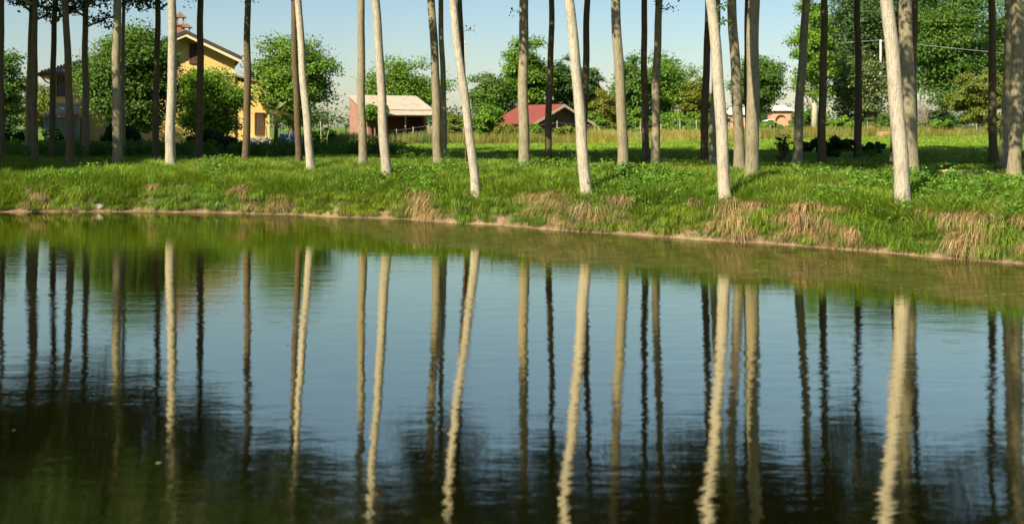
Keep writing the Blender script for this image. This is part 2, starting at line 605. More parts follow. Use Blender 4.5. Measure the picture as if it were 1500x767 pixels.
def poplar(bx, by, tx, wpx, label, ci, crown_z=9.2, D=None, sprigs=(), group='poplars planted along the far bank', bow=0.0, seed=0, xyz=None, bark='bark_mossy_shaded'):
    rnd = random.Random(900 + seed)
    if xyz:
        X, Dd, Z = xyz
        lean = tx
        dia = wpx
    else:
        if D is None:
            X, Dd, Z = ground_at_pixel(bx, by)
        else:
            Dd = D; X = (bx - 750) / FPX * D; Z = hgt(X, D)
        s = FPX / Dd
        ztop = CAM_H + HOR / s
        xtop = (tx - 750) / s
        lean = (xtop - X) / (ztop - Z)
        dia = wpx / s
    t = thing('poplar_tree', label, 'poplar tree', (X, Dd, Z - .05), 0, group)
    H = 17.6 + rnd.uniform(-1, 1.5)
    ly = rnd.uniform(-.012, .012)
    def axis(z):
        zz = min(z, 7.0) + max(0, z - 7.0) * .55
        sx = lean * zz + bow * math.sin(min(z, 7.5) / 7.5 * math.pi) + .022 * math.sin(z * .9 + seed) + .012 * math.sin(z * 2.3 + seed * 2)
        return Vector((sx - .022 * math.sin(seed) - .012 * math.sin(seed * 2.0), ly * z + .02 * math.sin(z * .8 + seed * 3) - .02 * math.sin(seed * 3.0), z))
    rows, n = [], 16
    z = 0.0
    vs = []
    nr = 0
    while z < H:
        r = dia * .5 * (1.02 - .032 * min(z, 9) - max(0, z - 9) * .055)
        r = max(r, .025)
        if z < .8:
            r *= 1 + .34 * (1 - z / .8) ** 2.2
        c = axis(z)
        for k in range(n):
            a_ = 2 * math.pi * k / n
            rr = r * (1 + .025 * math.sin(a_ * 3 + z * .7 + seed) + .02 * math.sin(a_ * 5 - z * 1.9 + seed * 2) + rnd.gauss(0, .008))
            if z < .5:
                rr *= 1 + .10 * (1 - z / .5) * math.sin(a_ * 4 + seed)
            vs.append((c.x + math.cos(a_) * rr, c.y + math.sin(a_) * rr, z))
        nr += 1
        z += .16 if z < 1 else (.32 if z < 9 else .8)
    idx = np.arange(nr * n).reshape(nr, n)
    nx_ = np.roll(idx, -1, axis=1)
    F = np.stack([idx[:-1], nx_[:-1], nx_[1:], idx[1:]], -1).reshape(-1, 4)
    me = np_mesh('trunk', np.array(vs), [F])
    me.polygons.foreach_set('use_smooth', [True] * len(me.polygons))
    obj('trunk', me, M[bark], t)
    zb = max(3.0, crown_z - Z)
    c = axis(zb)
    cm, lm = CROWNS[ci % 6]
    rz = rnd.uniform(0, 6.28)
    tilt = math.atan(lean * .55)
    rot = (Matrix.Rotation(tilt, 4, 'Y') @ Matrix.Rotation(rz, 4, 'Z')).to_euler()
    for nm, mm_ in (('crown', cm), ('limbs', lm)):
        o = obj(nm, mm_, None, t, c)
        o.rotation_euler = rot
        k = rnd.uniform(.92, 1.1)
        o.scale = (1, 1, 1)
    # small leafy shoots growing straight from the trunk: photo position (x, y)
    for q, (sx, sy, nl, sp) in enumerate(sprigs):
        s = FPX / Dd
        wx_ = (sx - 750) / s; wz = CAM_H + (HOR - sy) / s
        mb = MB()
        zz = wz - Z + .05
        a0 = axis(zz - .2)
        e = Vector((wx_ - X, a0.y - .15, zz))
        mb.tube([a0, (a0 + e) / 2 + Vector((0, 0, .06)), e], [.012, .009, .005], 5)
        tw = mb.build('twig', M['bark'], t)
        o = obj('leaf_sprig', sprig_mesh(500 + seed * 7 + q, nl, sp), M['poplar_leaf'], tw, e)
        o['kind'] = 'stuff'
    return t

# (base x, base y, x at top edge, width px, label, crown height, extra)
P = [
 (4, 236, 4, 8, 'dark poplar trunk cut by the left edge of the photo', 7.8, {'D': 41.5}),
 (41, 222, 46, 9, 'slim poplar with a sunlit patch low down, partly behind a darker trunk at far left', 7.6, {'D': 49}),
 (52, 242, 49, 9.5, 'dark brown poplar trunk in front of the patch-lit one at far left', 7.5, {'D': 41.5}),
 (78, 226, 81, 9, 'dark poplar with a bend, crossing the tip of the tiled house eave', 7.6, {'bow': -.12, 'D': 48}),
 (103, 247, 96, 11, 'dark poplar whose trunk crosses the shuttered window of the tiled wing', 7.6, {'D': 41}),
 (124, 222, 124, 10, 'dark poplar standing just left of the big round tree by the house', 7.4, {'D': 49.5}),
 (172, 247, 174, 13.5, 'thick grey poplar in front of the big dark round tree', 7.9, {'D': 41.2}),
 (181, 228, 180, 6, 'thin poplar half hidden behind the thick grey one before the round tree', 8.6, {'D': 50}),
 (228, 238, 231, 9.5, 'black shaded poplar just left of the lone bright trunk before the house', 8.0, {'D': 47}),
 (250, 241, 252, 14.5, 'bright sunlit poplar standing before the left half of the yellow gable', 9.2, {'D': 40.2}),
 (291, 237, 293, 11, 'dark poplar whose trunk crosses the gable window of the yellow house', 8.8, {'sprigs': [(283, 2, 20, .3)], 'D': 47}),
 (359, 241, 362, 11, 'dark poplar at the right end of the yellow gable roof', 9.2, {'sprigs': [(371, 2, 18, .2)]}),
 (438, 243, 431, 10, 'dark poplar crossing behind the leaning pale trunk before the palm', 9.4, {}),
 (456, 250, 437, 12, 'pale sunlit poplar leaning left in front of the tree beside the palm', 9.4, {}),
 (532, 246, 528, 12.5, 'half shaded poplar in front of the left end of the brick shed', 9.4, {}),
 (568, 267, 549, 14.5, 'pale sunlit poplar leaning left across the corrugated shed roof', 9.4, {}),
 (642, 242, 632, 13.5, 'mottled poplar touching the right eave of the brick shed', 9.4, {}),
 (650, 237, 645, 9, 'thin poplar close behind the mottled one right of the brick shed', 9.6, {}),
 (698, 287, 664, 13.5, 'slender pale poplar on the bank slope leaning strongest to the left', 9.6, {}),
 (687, 238, 674, 9, 'dark thin poplar crossed by the strongly leaning pale one', 9.6, {'sprigs': [(687, 44, 12, .1)]}),
 (768, 248, 767, 16, 'straight mottled poplar in front of the left slope of the red roof', 9.4, {'sprigs': [(755, 18, 12, .14)]}),
 (803, 238, 808, 10, 'black shaded poplar in front of the ridge of the red roofed hut', 9.6, {}),
 (861, 292, 833, 17, 'bright cream poplar leaning left in front of the hut gable', 9.6, {}),
 (851, 241, 860, 11, 'dark poplar hidden low down behind the bright cream one at the hut', 9.6, {}),
 (913, 255, 902, 16, 'grey dappled poplar leaning slightly left, next right of the hut', 9.5, {}),
 (946, 239, 945, 10.5, 'straight black poplar in the close pair right of the dappled one', 9.6, {}),
 (960, 244, 965, 12.5, 'lighter poplar in the close pair, with a leafy shoot at the top edge', 9.5, {'sprigs': [(966, 8, 22, .16), (985, 14, 16, .2)]}),
 (1031, 238, 1037, 11.5, 'black poplar at the left of the tight group of three trunks', 9.6, {}),
 (1044, 246, 1050, 11, 'brown poplar behind the white leaning trunk in the tight group', 9.5, {}),
 (1063, 298, 1041, 18, 'whitish sunlit poplar on the slope leaning left across two darker trunks', 9.6, {'sprigs': [(1060, 8, 20, .12), (1060, 33, 14, .08)]}),
 (1083, 251, 1072, 16, 'grey shaded poplar between the whitish leaner and the thick dappled trunk', 9.5, {}),
 (1101, 266, 1105, 20, 'thick dappled poplar in front of the dark round tree by the pavilion', 9.6, {}),
 (1097, 238, 1094, 9, 'black thin poplar showing along the left side of the thick dappled trunk', 9.6, {}),
 (1167, 241, 1179, 13.5, 'poplar leaning right, between the pink pavilion and the light green tree', 9.6, {}),
 (1204, 240, 1208, 12, 'dark poplar rising from the shaded shrub, in front of the light green tree', 9.6, {}),
 (1257, 234, 1256, 11, 'black straight poplar at the right end of the shaded shrub', 9.7, {}),
 (1323, 310, 1300, 22, 'nearest white poplar on the slope at right, leaning left', 9.8, {}),
 (1334, 254, 1326, 22, 'thick grey poplar directly behind the nearest white one', 9.7, {}),
 (1338, 243, 1341, 10, 'black poplar showing along the right side of the thick grey trunk', 9.7, {}),
 (1307, 246, 1316, 8, 'brown poplar whose foot shows just left of the nearest white trunk', 9.7, {}),
 (1455, 240, 1453, 12, 'black poplar at right standing before the olive willow bush', 9.7, {}),
 (1471, 248, 1476, 12.5, 'dark poplar just left of the thick trunk at the right edge', 9.7, {}),
 (1485, 258, 1490, 18, 'thick mottled poplar nearest the right edge of the photo', 9.6, {}),
]
for i, (bx, by, tx, w_, lab, cz, ex) in enumerate(P):
    bk_ = 'bark' if bx in (250, 456, 568, 698, 861, 1063, 1323) else 'bark_mossy_shaded' if bx in (41, 124, 172, 181, 532, 642, 650, 768, 913, 960, 1044, 1083, 1101, 1167, 1334, 1471, 1485) else 'bark_shaded'  # front row pale; rows behind get the barks with shade in their colour
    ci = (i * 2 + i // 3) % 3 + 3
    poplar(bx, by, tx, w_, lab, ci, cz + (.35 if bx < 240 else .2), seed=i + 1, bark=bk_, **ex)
# the same plantation goes on beyond the picture's left edge; these trees shade the left bank
off = [(-24.4, 33.6, 7.6), (-27.2, 30.8, 7.6), (-26.6, 37.2, 7.6), (-29.8, 34.2, 7.8), (-24.6, 41.5, 7.8), (-29.5, 40, 8), (-32.5, 37.2, 8), (-26.8, 45.5, 8), (-31, 45, 8), (-27.5, 50.5, 8.2), (-30, 27.5, 8), (-36, 62, 8), (-35, 57, 8)]
for i, (x, y, cz) in enumerate(off):
    poplar(0, 0, .0, .40, 'poplar beyond the left edge of the photo, shading the left bank', i % 3, cz, xyz=(x, y, hgt(x, y)), seed=70 + i, group='poplars beyond the left edge')

# ------------------------------------------------------------------ grass and herbs (stuff)
def blades(rng, n, hmin, hmax, rad, wid, lean, hang=0.0, dirbias=None):
    """n curved grass blades round the origin -> verts, quads, tris"""
    ang = rng.random(n) * 2 * math.pi
    rr = rad * np.sqrt(rng.random(n))
    root = np.stack([np.cos(ang) * rr, np.sin(ang) * rr, np.full(n, -.03)], 1)
    az = ang + rng.normal(size=n) * .9
    if dirbias is not None:
        az = dirbias + rng.normal(size=n) * .45
    h = hmin + (hmax - hmin) * rng.random(n)
    ln = h * lean * (.3 + rng.random(n))
    d = np.stack([np.cos(az), np.sin(az), np.zeros(n)], 1)
    side = np.stack([-np.sin(az), np.cos(az), np.zeros(n)], 1)
    ts = [0, .4, .75, 1.0]
    ws = [.8, 1.0, .6]
    V = []
    w = wid * (.7 + .6 * rng.random(n))
    for t, ww in zip(ts[:3], ws):
        if hang:
            zz = h * (t * (.9 - hang * t * t * 2.0))
        else:
            zz = h * t * (1 - .22 * lean * t)
        p = root + d * (ln * t ** 1.7)[:, None]
        p[:, 2] += zz
        V += [p - side * (w * ww / 2)[:, None], p + side * (w * ww / 2)[:, None]]
    p = root + d * ln[:, None]
    p[:, 2] += h * ((.9 - hang * 2.0) if hang else (1 - .22 * lean))
    V.append(p)
    V = np.stack(V, 1)          # n,7,3
    o = (np.arange(n) * 7)[:, None]
    q = np.concatenate([o + np.array([0, 1, 3, 2]), o + np.array([2, 3, 5, 4])])
    t3 = o + np.array([4, 5, 6])
    return V.reshape(-1, 3), q, t3

def join(parts):
    vs, qs, ts, off = [], [], [], 0
    for v, q, t in parts:
        vs.append(v)
        if len(q): qs.append(q + off)
        if len(t): ts.append(t + off)
        off += len(v)
    return np.concatenate(vs), [np.concatenate(x) for x in (qs, ts) if x]

E3 = np.zeros((0, 3), np.int32)
def herb(rng, n, hmax, rad, size, stems=5):
    c = np.stack([rng.normal(size=n) * rad * .55, rng.normal(size=n) * rad * .55, hmax * rng.random(n) ** .8], 1)
    v, f = leaf_verts(c, rnd_dirs(rng, n) + np.array([0, 0, -.1]), rnd_dirs(rng, n) * .7 + np.array([0, -.1, .8]), size * (.6 + .8 * rng.random(n)), .7)
    bl = blades(rng, stems, hmax * .6, hmax, rad * .5, .012, .25)
    return join([(v, f, E3), bl])

def scatter(name, pts, rotz, scl, var, tint, meshes, mat, tilt=None):
    src = bpy.data.collections.new(name + '_pieces')
    for k, me in enumerate(meshes):
        me.materials.append(mat)
        src.objects.link(bpy.data.objects.new('%s_piece_%02d' % (name, k), me))
    n = len(pts)
    me = bpy.data.meshes.new(name)
    me.vertices.add(n)
    me.vertices.foreach_set('co', np.asarray(pts, np.float32).ravel())
    rot = np.zeros((n, 3), np.float32)
    rot[:, 2] = rotz
    if tilt is not None:
        rot[:, :2] = tilt
    a = me.attributes.new('rot', 'FLOAT_VECTOR', 'POINT'); a.data.foreach_set('vector', rot.ravel())
    a = me.attributes.new('scl', 'FLOAT', 'POINT'); a.data.foreach_set('value', np.asarray(scl, np.float32))
    a = me.attributes.new('var', 'INT', 'POINT'); a.data.foreach_set('value', np.asarray(var, np.int32))
    a = me.attributes.new('tint', 'FLOAT_VECTOR', 'POINT'); a.data.foreach_set('vector', np.asarray(tint, np.float32).ravel())
    o = obj(name, me)
    ng = bpy.data.node_groups.new(name, 'GeometryNodeTree')
    ng.interface.new_socket('Geometry', in_out='INPUT', socket_type='NodeSocketGeometry')
    ng.interface.new_socket('Geometry', in_out='OUTPUT', socket_type='NodeSocketGeometry')
    gi = ng.nodes.new('NodeGroupInput'); go = ng.nodes.new('NodeGroupOutput')
    ip = ng.nodes.new('GeometryNodeInstanceOnPoints')
    ci = ng.nodes.new('GeometryNodeCollectionInfo')
    ci.inputs[0].default_value = src
    ci.inputs[1].default_value = True
    ci.inputs[2].default_value = True
    def attr(nm, ty):
        x = ng.nodes.new('GeometryNodeInputNamedAttribute'); x.data_type = ty
        x.inputs[0].default_value = nm
        return x.outputs[0]
    e2r = ng.nodes.new('FunctionNodeEulerToRotation')
    L = ng.links.new
    L(gi.outputs[0], ip.inputs['Points'])
    L(ci.outputs[0], ip.inputs['Instance'])
    ip.inputs['Pick Instance'].default_value = True
    L(attr('var', 'INT'), ip.inputs['Instance Index'])
    L(attr('rot', 'FLOAT_VECTOR'), e2r.inputs[0])
    L(e2r.outputs[0], ip.inputs['Rotation'])
    L(attr('scl', 'FLOAT'), ip.inputs['Scale'])
    L(ip.outputs[0], go.inputs[0])
    md = o.modifiers.new('scatter', 'NODES')
    md.node_group = ng
    o['kind'] = 'stuff'
    return o

def is_bare(x, y):
    return np.hypot((x - 10.8 - .9 * wob(x, y, .9)) / 4.6, (y - 31.6 + .30 * (x - 10.8) + .35 * wob(x, y, 1.3, 2.)) / 1.0) < 1.0

def sample(n, x0, x1, y0, y1, rng, wedge=True):
    x = rng.uniform(x0, x1, n); y = rng.uniform(y0, y1, n)
    if wedge:
        k = np.abs(x) < y * .5 + 5
        x, y = x[k], y[k]
    return x, y

def water_dir(x, y, e=.2):
    gx = shore_dist(x + e, y) - shore_dist(x - e, y)
    gy = shore_dist(x, y + e) - shore_dist(x, y - e)
    return np.arctan2(-gy, -gx)      # points to the water

M['blade'] = leaf_mat('grass_blade', (.125, .215, .02), (.19, .30, .03), (.28, .375, .055), .35, .3, True, .5, .2)
M['dry'] = leaf_mat('dry_blade', (.26, .18, .075), (.40, .285, .13), (.56, .42, .22), .25, .6, True, .7, .15)
M['herb'] = leaf_mat('herb_leaf', (.085, .19, .02), (.13, .265, .03), (.19, .33, .045), .38, .5, True, .5, .2)
M['tall'] = leaf_mat('tall_grass_blade', (.11, .16, .03), (.21, .24, .055), (.40, .34, .14), .35, .5, True, .6, .15)

rg = np.random.default_rng(11)
lush = [np_mesh('t', *join([blades(rg, 58, .12, .36 + .06 * (k % 3), .18, .012, .85)])) for k in range(6)]
short = [np_mesh('t', *join([blades(rg, 42, .07, .19, .24, .015, .8)])) for k in range(4)]
tall = [np_mesh('t', *join([blades(rg, 34, .45, 1.05, .26, .016, .45)])) for k in range(4)]
dryh = [np_mesh('t', *join([blades(rg, 50, .22, .5, .18, .010, .95, .62, 0.0)])) for k in range(4)]
dryu = [np_mesh('t', *join([blades(rg, 30, .15, .42, .15, .008, .8)])) for k in range(3)]
herbs = [np_mesh('t', *herb(rg, 46, .30 + .05 * k, .22, .075)) for k in range(4)]
nettle = [np_mesh('t', *herb(rg, 90, .75 + .12 * k, .34, .12, 8)) for k in range(4)]

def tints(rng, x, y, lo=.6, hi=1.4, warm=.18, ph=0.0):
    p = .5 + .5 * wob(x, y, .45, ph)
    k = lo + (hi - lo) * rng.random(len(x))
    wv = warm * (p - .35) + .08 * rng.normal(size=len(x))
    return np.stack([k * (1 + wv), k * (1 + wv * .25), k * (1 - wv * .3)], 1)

# --- far bank: lush grass on the slope and crest
x, y = sample(84000, -30, 24, 16, 46, rg)
d = shore_dist(x, y)
k = ~(is_bare(x, y) & (rg.random(len(x)) < .88)) & (d > .10) & (d < 7.5) & (rg.random(len(x)) < np.where(d < 4.5, .9, .55))
x, y, d = x[k], y[k], d[k]
z = height(x, y, d)
sc = (.62 + .5 * rg.random(len(x))) * np.interp(d, [.1, .9, 2.2, 3.5, 6, 7.5], [1.1, 1.3, 1.05, .95, .75, .55]) * (1 + .35 * wob(x, y, .8, 3.) + .3 * wob(x, y, 2.7, 1.))
tl = np.stack([rg.normal(size=len(x)) * .15, rg.normal(size=len(x)) * .15], 1)
scatter('bank_grass', np.stack([x, y, z], 1), rg.random(len(x)) * 6.28, sc, rg.integers(0, 6, len(x)), tints(rg, x, y), lush, M['blade'], tl)
# --- leafy weeds in patches on the slope
x, y = sample(34000, -26, 22, 16, 42, rg)
d = shore_dist(x, y)
pn = wob(x, y, .62, 5.) + .5 * wob(x, y, 1.7, 1.)
k = ~is_bare(x, y) & (d > .35) & (d < 5.0) & (pn > np.interp(x, [-20, -4, 2, 12], [.55, .35, .10, .0])) & (rg.random(len(x)) < .55)
x, y, d = x[k], y[k], d[k]
scatter('bank_weeds', np.stack([x, y, height(x, y, d)], 1), rg.random(len(x)) * 6.28, .6 + .6 * rg.random(len(x)), rg.integers(0, 4, len(x)), tints(rg, x, y, .8, 1.25, .2, 2.), herbs, M['herb'])
# --- straw hanging over the edge
x, y = sample(90000, -24, 22, 15, 39, rg)
d = shore_dist(x, y)
pn = wob(x, y, .9, 2.) + .4 * wob(x, y, 2.6, .4)
k = (d > .12) & (d < 1.0) & (pn > np.interp(x, [-20, -6, -2, 2, 6, 12], [.7, .45, .1, -.25, -.35, -.45])) & (rg.random(len(x)) < .5)
x, y, d = x[k], y[k], d[k]
scatter('hanging_straw', np.stack([x, y, height(x, y, d) + .06], 1), water_dir(x, y) + rg.normal(size=len(x)) * .3, (.7 + .6 * rg.random(len(x))) * (1 + .4 * wob(x, y, 2.4, 2.)), rg.integers(0, 4, len(x)), tints(rg, x, y, .6, 1.2, .1, 1.), dryh, M['dry'])
# --- green tufts hanging over the edge
x, y = sample(90000, -24, 22, 15, 39, rg)
d = shore_dist(x, y)
k = (d > .10) & (d < .62) & (wob(x, y, 1.1, 4.) > -1.3) & (rg.random(len(x)) < .62)
x, y, d = x[k], y[k], d[k]
greenh = [np_mesh('t', *join([blades(rg, 52, .2, .46, .18, .011, .9, .55, 0.0)])) for k in range(4)]
scatter('overhanging_grass', np.stack([x, y, height(x, y, d) + .08], 1), water_dir(x, y) + rg.normal(size=len(x)) * .5, (.6 + .6 * rg.random(len(x))) * (1 + .45 * wob(x, y, 2.4, 6.)), rg.integers(0, 4, len(x)), tints(rg, x, y, .6, 1.25, .5, 3.), greenh, M['blade'])
# --- dry stalks mixed into the green
x, y = sample(26000, -26, 22, 16, 44, rg)
d = shore_dist(x, y)
pn = wob(x, y, .7, 4.)
k = (d > .5) & (d < 6) & (pn > .1) & (rg.random(len(x)) < .35)
x, y, d = x[k], y[k], d[k]
scatter('dry_stalks', np.stack([x, y, height(x, y, d)], 1), rg.random(len(x)) * 6.28, .7 + .5 * rg.random(len(x)), rg.integers(0, 3, len(x)), tints(rg, x, y, .8, 1.2, .1), dryu, M['dry'])
# --- plateau under the poplars, then the meadow
x, y = sample(60000, -36, 36, 26, 66, rg)
d = shore_dist(x, y)
bare = wob(x, y, .35, 6.) + .4 * wob(x, y, 1.1, 3.)
k = ~(is_bare(x, y) & (rg.random(len(x)) < .85)) & (d > 6.5) & (bare < np.where((x > 9) & (y < 42), -.1, .55)) & (rg.random(len(x)) < .8)
x, y, d = x[k], y[k], d[k]
scatter('orchard_grass', np.stack([x, y, height(x, y, d)], 1), rg.random(len(x)) * 6.28, .9 + .8 * rg.random(len(x)), rg.integers(0, 4, len(x)), tints(rg, x, y, .7, 1.15, .2), short, M['blade'])
x, y = sample(42000, -56, 60, 60, 112, rg)
scatter('meadow_grass', np.stack([x, y, height(x, y)], 1), rg.random(len(x)) * 6.28, 1.2 + 1.0 * rg.random(len(x)), rg.integers(0, 4, len(x)), tints(rg, x, y, 1.0, 1.6, .4), short, M['blade'])

# --- rough tall grass before the garden fences
def band(n, pts, half, rng):
    pts = np.array(pts, float)
    seg = np.hypot(*(pts[1:] - pts[:-1]).T)
    c = np.concatenate([[0], np.cumsum(seg)])
    t = rng.random(n) * c[-1]
    x = np.interp(t, c, pts[:, 0]); y = np.interp(t, c, pts[:, 1])
    return x + rng.normal(size=n) * half * .5, y + rng.normal(size=n) * half
x, y = band(6500, [(-17, 78), (-6, 80), (4, 80.5), (14, 84), (24, 92), (46, 100)], 1.7, rg)
scatter('rough_grass', np.stack([x, y, height(x, y)], 1), rg.random(len(x)) * 6.28, .5 + .8 * rg.random(len(x)) + .35 * wob(x, y, .5, 2.), rg.integers(0, 4, len(x)), tints(rg, x, y, .8, 1.5, .7, 1.) * np.where((x > 5) & (x < 20), 1.25, 1.0)[:, None], tall, M['tall'])
# --- dark herbs in the shade: left understorey, middle strip, right
x1, y1 = band(1100, [(-28, 52), (-20, 53), (-15, 54)], 2.2, rg)
x2, y2 = band(620, [(-14, 52), (-9, 53), (-6.5, 55)], 1.4, rg)
x = np.concatenate([x1, x2]); y = np.concatenate([y1, y2])
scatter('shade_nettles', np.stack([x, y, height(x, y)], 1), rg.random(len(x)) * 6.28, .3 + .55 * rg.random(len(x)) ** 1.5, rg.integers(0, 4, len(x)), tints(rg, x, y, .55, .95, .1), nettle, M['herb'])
x, y = sample(420, -6, 26, 36, 48, rg)
k = (wob(x, y, .9, 3.) > .25) & (shore_dist(x, y) > 6)
x, y = x[k], y[k]
scatter('seedlings', np.stack([x, y, height(x, y)], 1), rg.random(len(x)) * 6.28, .25 + .4 * rg.random(len(x)), rg.integers(0, 4, len(x)), tints(rg, x, y, .6, 1.0, .1), nettle, M['herb'])

# --- floating specks of duckweed
x, y = sample(42000, -14, 20, 12, 36, rg)
d = -shore_dist(x, y)
pn = wob(x, y, .8, 1.) + .6 * wob(x, y, 2.9, 2.)
lim = np.interp(x, [-14, -9, -3, 2, 8, 14, 24], [.3, 1.2, 4.0, 5.2, 5.2, 5.6, 6.0])
k = (d > .05) & (d < lim) & (rg.random(len(x)) < np.clip(pn * .35 + .06, .015, .5))
x, y = x[k], y[k]
n = len(x)
ang = rg.random(n) * 6.28
tipv = np.stack([np.cos(ang), np.sin(ang), np.zeros(n)], 1)
v, f = leaf_verts(np.stack([x, y, np.full(n, .006)], 1), tipv, np.tile([0, 0, 1.], (n, 1)), .03 + .06 * rg.random(n) ** 2, .8, .05)
M['duckweed'] = leaf_mat('duckweed', (.12, .15, .02), (.20, .24, .03), (.36, .36, .06), .1, .6)
o = obj('duckweed', np_mesh('duckweed', v, [f]), M['duckweed'])
o['kind'] = 'stuff'

# --- bits of leaf and seed fluff drifting on the open water
x, y = sample(260, -16, 18, 8, 30, rg)
d = -shore_dist(x, y)
x, y = x[d > 1], y[d > 1]
n = len(x)
ang = rg.random(n) * 6.28
v, f = leaf_verts(np.stack([x, y, np.full(n, .006)], 1), np.stack([np.cos(ang), np.sin(ang), np.zeros(n)], 1), np.tile([0, 0, 1.], (n, 1)), .02 + .05 * rg.random(n) ** 2, .6, .08)
M['debris'] = leaf_mat('floating_debris', (.03, .03, .015), (.08, .075, .03), (.30, .28, .15), .0, .6)
o = obj('floating_debris', np_mesh('floating_debris', v, [f]), M['debris'])
o['kind'] = 'stuff'

# ------------------------------------------------------------------ background trees and shrubs
def bg_tree(name, label, cat, x0, x1, yt, yb, D, mat, seed, leaf=.24, n=13000, clumps=70, trunk=True, group=None, egg=.0, depth=.9, cr=(.27, .44), tmat=None, trunk_r=None):
    rng = np.random.default_rng(seed)
    s = FPX / D
    cx = ((x0 + x1) / 2 - 750) / s
    rx = (x1 - x0) / 2 / s * 1.12
    zt = CAM_H + (HOR - yt) / s
    gz = hgt(cx, D)
    zb = CAM_H + (HOR - yb) / s
    zb = max(zb, gz + .05)
    rz = (zt - zb) / 2
    cz = (zt + zb) / 2
    t = thing(name, label, cat, (cx, D, gz - .03), 0, group)
    cl = []; per = []
    mn = min(rx, rz)
    while len(cl) < clumps:
        d = rng.normal(size=3); d /= np.linalg.norm(d)
        fr_ = rng.uniform(.25, .80)
        r = mn * rng.uniform(*cr)
        zz = d[2] * fr_
        wf = 1 - egg * zz
        p = (d[0] * fr_ * wf * rx, d[1] * fr_ * wf * rx * depth, cz - gz + zz * rz)
        if p[2] - r * .5 < 0.05:
            continue
        cl.append((*p, r)); per.append(r * r)
    per = np.array(per); per = per / per.sum() * n * 1.5
    v, f = clump_leaves(rng, cl, per, leaf * 1.15, .3, .85)
    v[:, 2] = np.maximum(v[:, 2], .03)
    me = np_mesh('crown', v, [f])
    o = obj('crown' if trunk else 'foliage', me, mat, t)
    mb = MB()
    tr = trunk_r or max(.06, rx * .07)
    ctop = cz - gz
    mb.tube([(0, 0, 0), (.03, 0, ctop * .35), (-.05, .02, ctop * .8), (.0, 0, ctop + rz * .4)], [tr * 1.25, tr, tr * .75, tr * .25], 9)
    mb.build('trunk' if trunk else 'stem', tmat or M['brown_bark'], t, True)
    lb = MB()
    for i in rng.choice(len(cl), min(9, len(cl)), replace=False):
        c = Vector(cl[i][:3])
        a0 = Vector((0, 0, min(max(.25 * ctop, c.z - rx * .9), ctop)))
        lb.tube([a0, a0.lerp(c, .5) + Vector((0, 0, .12 * rx)), c], [tr * .5, tr * .33, tr * .12], 6)
    lb.build('limbs', tmat or M['brown_bark'], t, True)
    return t

T = bg_tree
T('broadleaf_tree', 'dark green tree at the left edge behind the poplars', 'tree', -45, 42, 66, 205, 78, M['leaf_dark'], 101, .2, 11000)
T('broadleaf_tree', 'light green distant tree left of the tiled house wing', 'tree', 34, 96, 118, 196, 112, M['leaf_olive'], 102, .26, 6000)
T('broadleaf_tree', 'big dark round tree hiding the middle of the yellow house', 'tree', 122, 262, 18, 222, 63.5, M['leaf_dark'], 103, .16, 32000, 130, egg=.1)
T('maple_tree', 'bright green bushy tree in front of the yellow gable', 'tree', 244, 362, 92, 226, 64, M['leaf_bright'], 104, .15, 22000, 110)
T('broadleaf_tree', 'bright green full tree right of the yellow house, above the palm', 'tree', 366, 490, 42, 206, 74, M['leaf_mid'], 105, .17, 24000, 110, egg=.05)
T('locust_tree', 'spreading green tree rising behind the brick shed roof', 'tree', 518, 664, 80, 196, 104, M['leaf_mid'], 106, .22, 13000, 80, egg=-.15)
T('broadleaf_tree', 'dark tree at the left of the clump behind the red roofed hut', 'tree', 684, 756, 92, 196, 112, M['leaf_dark'], 107, .24, 9000)
T('broadleaf_tree', 'tallest tree of the clump behind the red roofed hut', 'tree', 728, 808, 42, 190, 116, M['leaf_mid'], 108, .26, 13000)
T('broadleaf_tree', 'cool green tree behind the gable of the red roofed hut', 'tree', 794, 862, 66, 190, 120, M['leaf_cool'], 109, .26, 10000)
T('broadleaf_tree', 'blue green tree at the right end of the clump behind the hut', 'tree', 838, 888, 80, 190, 126, M['leaf_cool'], 110, .26, 7000, egg=.3)
T('broadleaf_tree', 'left of the two big trees right of the hut, behind the dappled poplar', 'tree', 890, 962, 74, 196, 104, M['leaf_dark'], 111, .23, 11000)
T('broadleaf_tree', 'right of the two big trees right of the hut, behind the close pair of poplars', 'tree', 926, 1020, 70, 196, 108, M['leaf_mid'], 112, .24, 13000)
T('broadleaf_tree', 'yellowing tree left of the tight group of three poplar trunks', 'tree', 994, 1046, 106, 200, 106, M['leaf_yellow'], 113, .22, 7000)
T('broadleaf_tree', 'dark round tree standing over the pink pavilion', 'tree', 1070, 1152, 68, 184, 112, M['leaf_dark'], 114, .24, 12000)
T('linden_tree', 'tall light green tree with a pale trunk right of the pavilion', 'tree', 1158, 1228, -30, 176, 98, M['leaf_bright'], 115, .22, 13000, 80, egg=.25, tmat=M['bark'], trunk_r=.28)
T('broadleaf_tree', 'huge dark green tree behind the power pole', 'tree', 1196, 1358, -70, 200, 132, M['leaf_cool'], 116, .3, 32000, 150)
T('broadleaf_tree', 'huge dark green tree behind the bare grey shrub', 'tree', 1316, 1452, -60, 206, 124, M['leaf_dark'], 117, .28, 32000, 150)
T('broadleaf_tree', 'huge dark green tree at the right edge behind the willow', 'tree', 1424, 1590, -40, 206, 128, M['leaf_dark'], 118, .28, 26000, 130)
T('linden_tree', 'pale flowering tree in front of the huge dark one, beside the power pole', 'tree', 1216, 1306, 66, 196, 102, M['blossom'], 119, .22, 12000, 80)
T('willow_bush', 'olive willow bush at the field edge at right', 'willow', 1382, 1492, 96, 206, 100, M['leaf_olive'], 120, .18, 16000, 100, cr=(.14, .26))
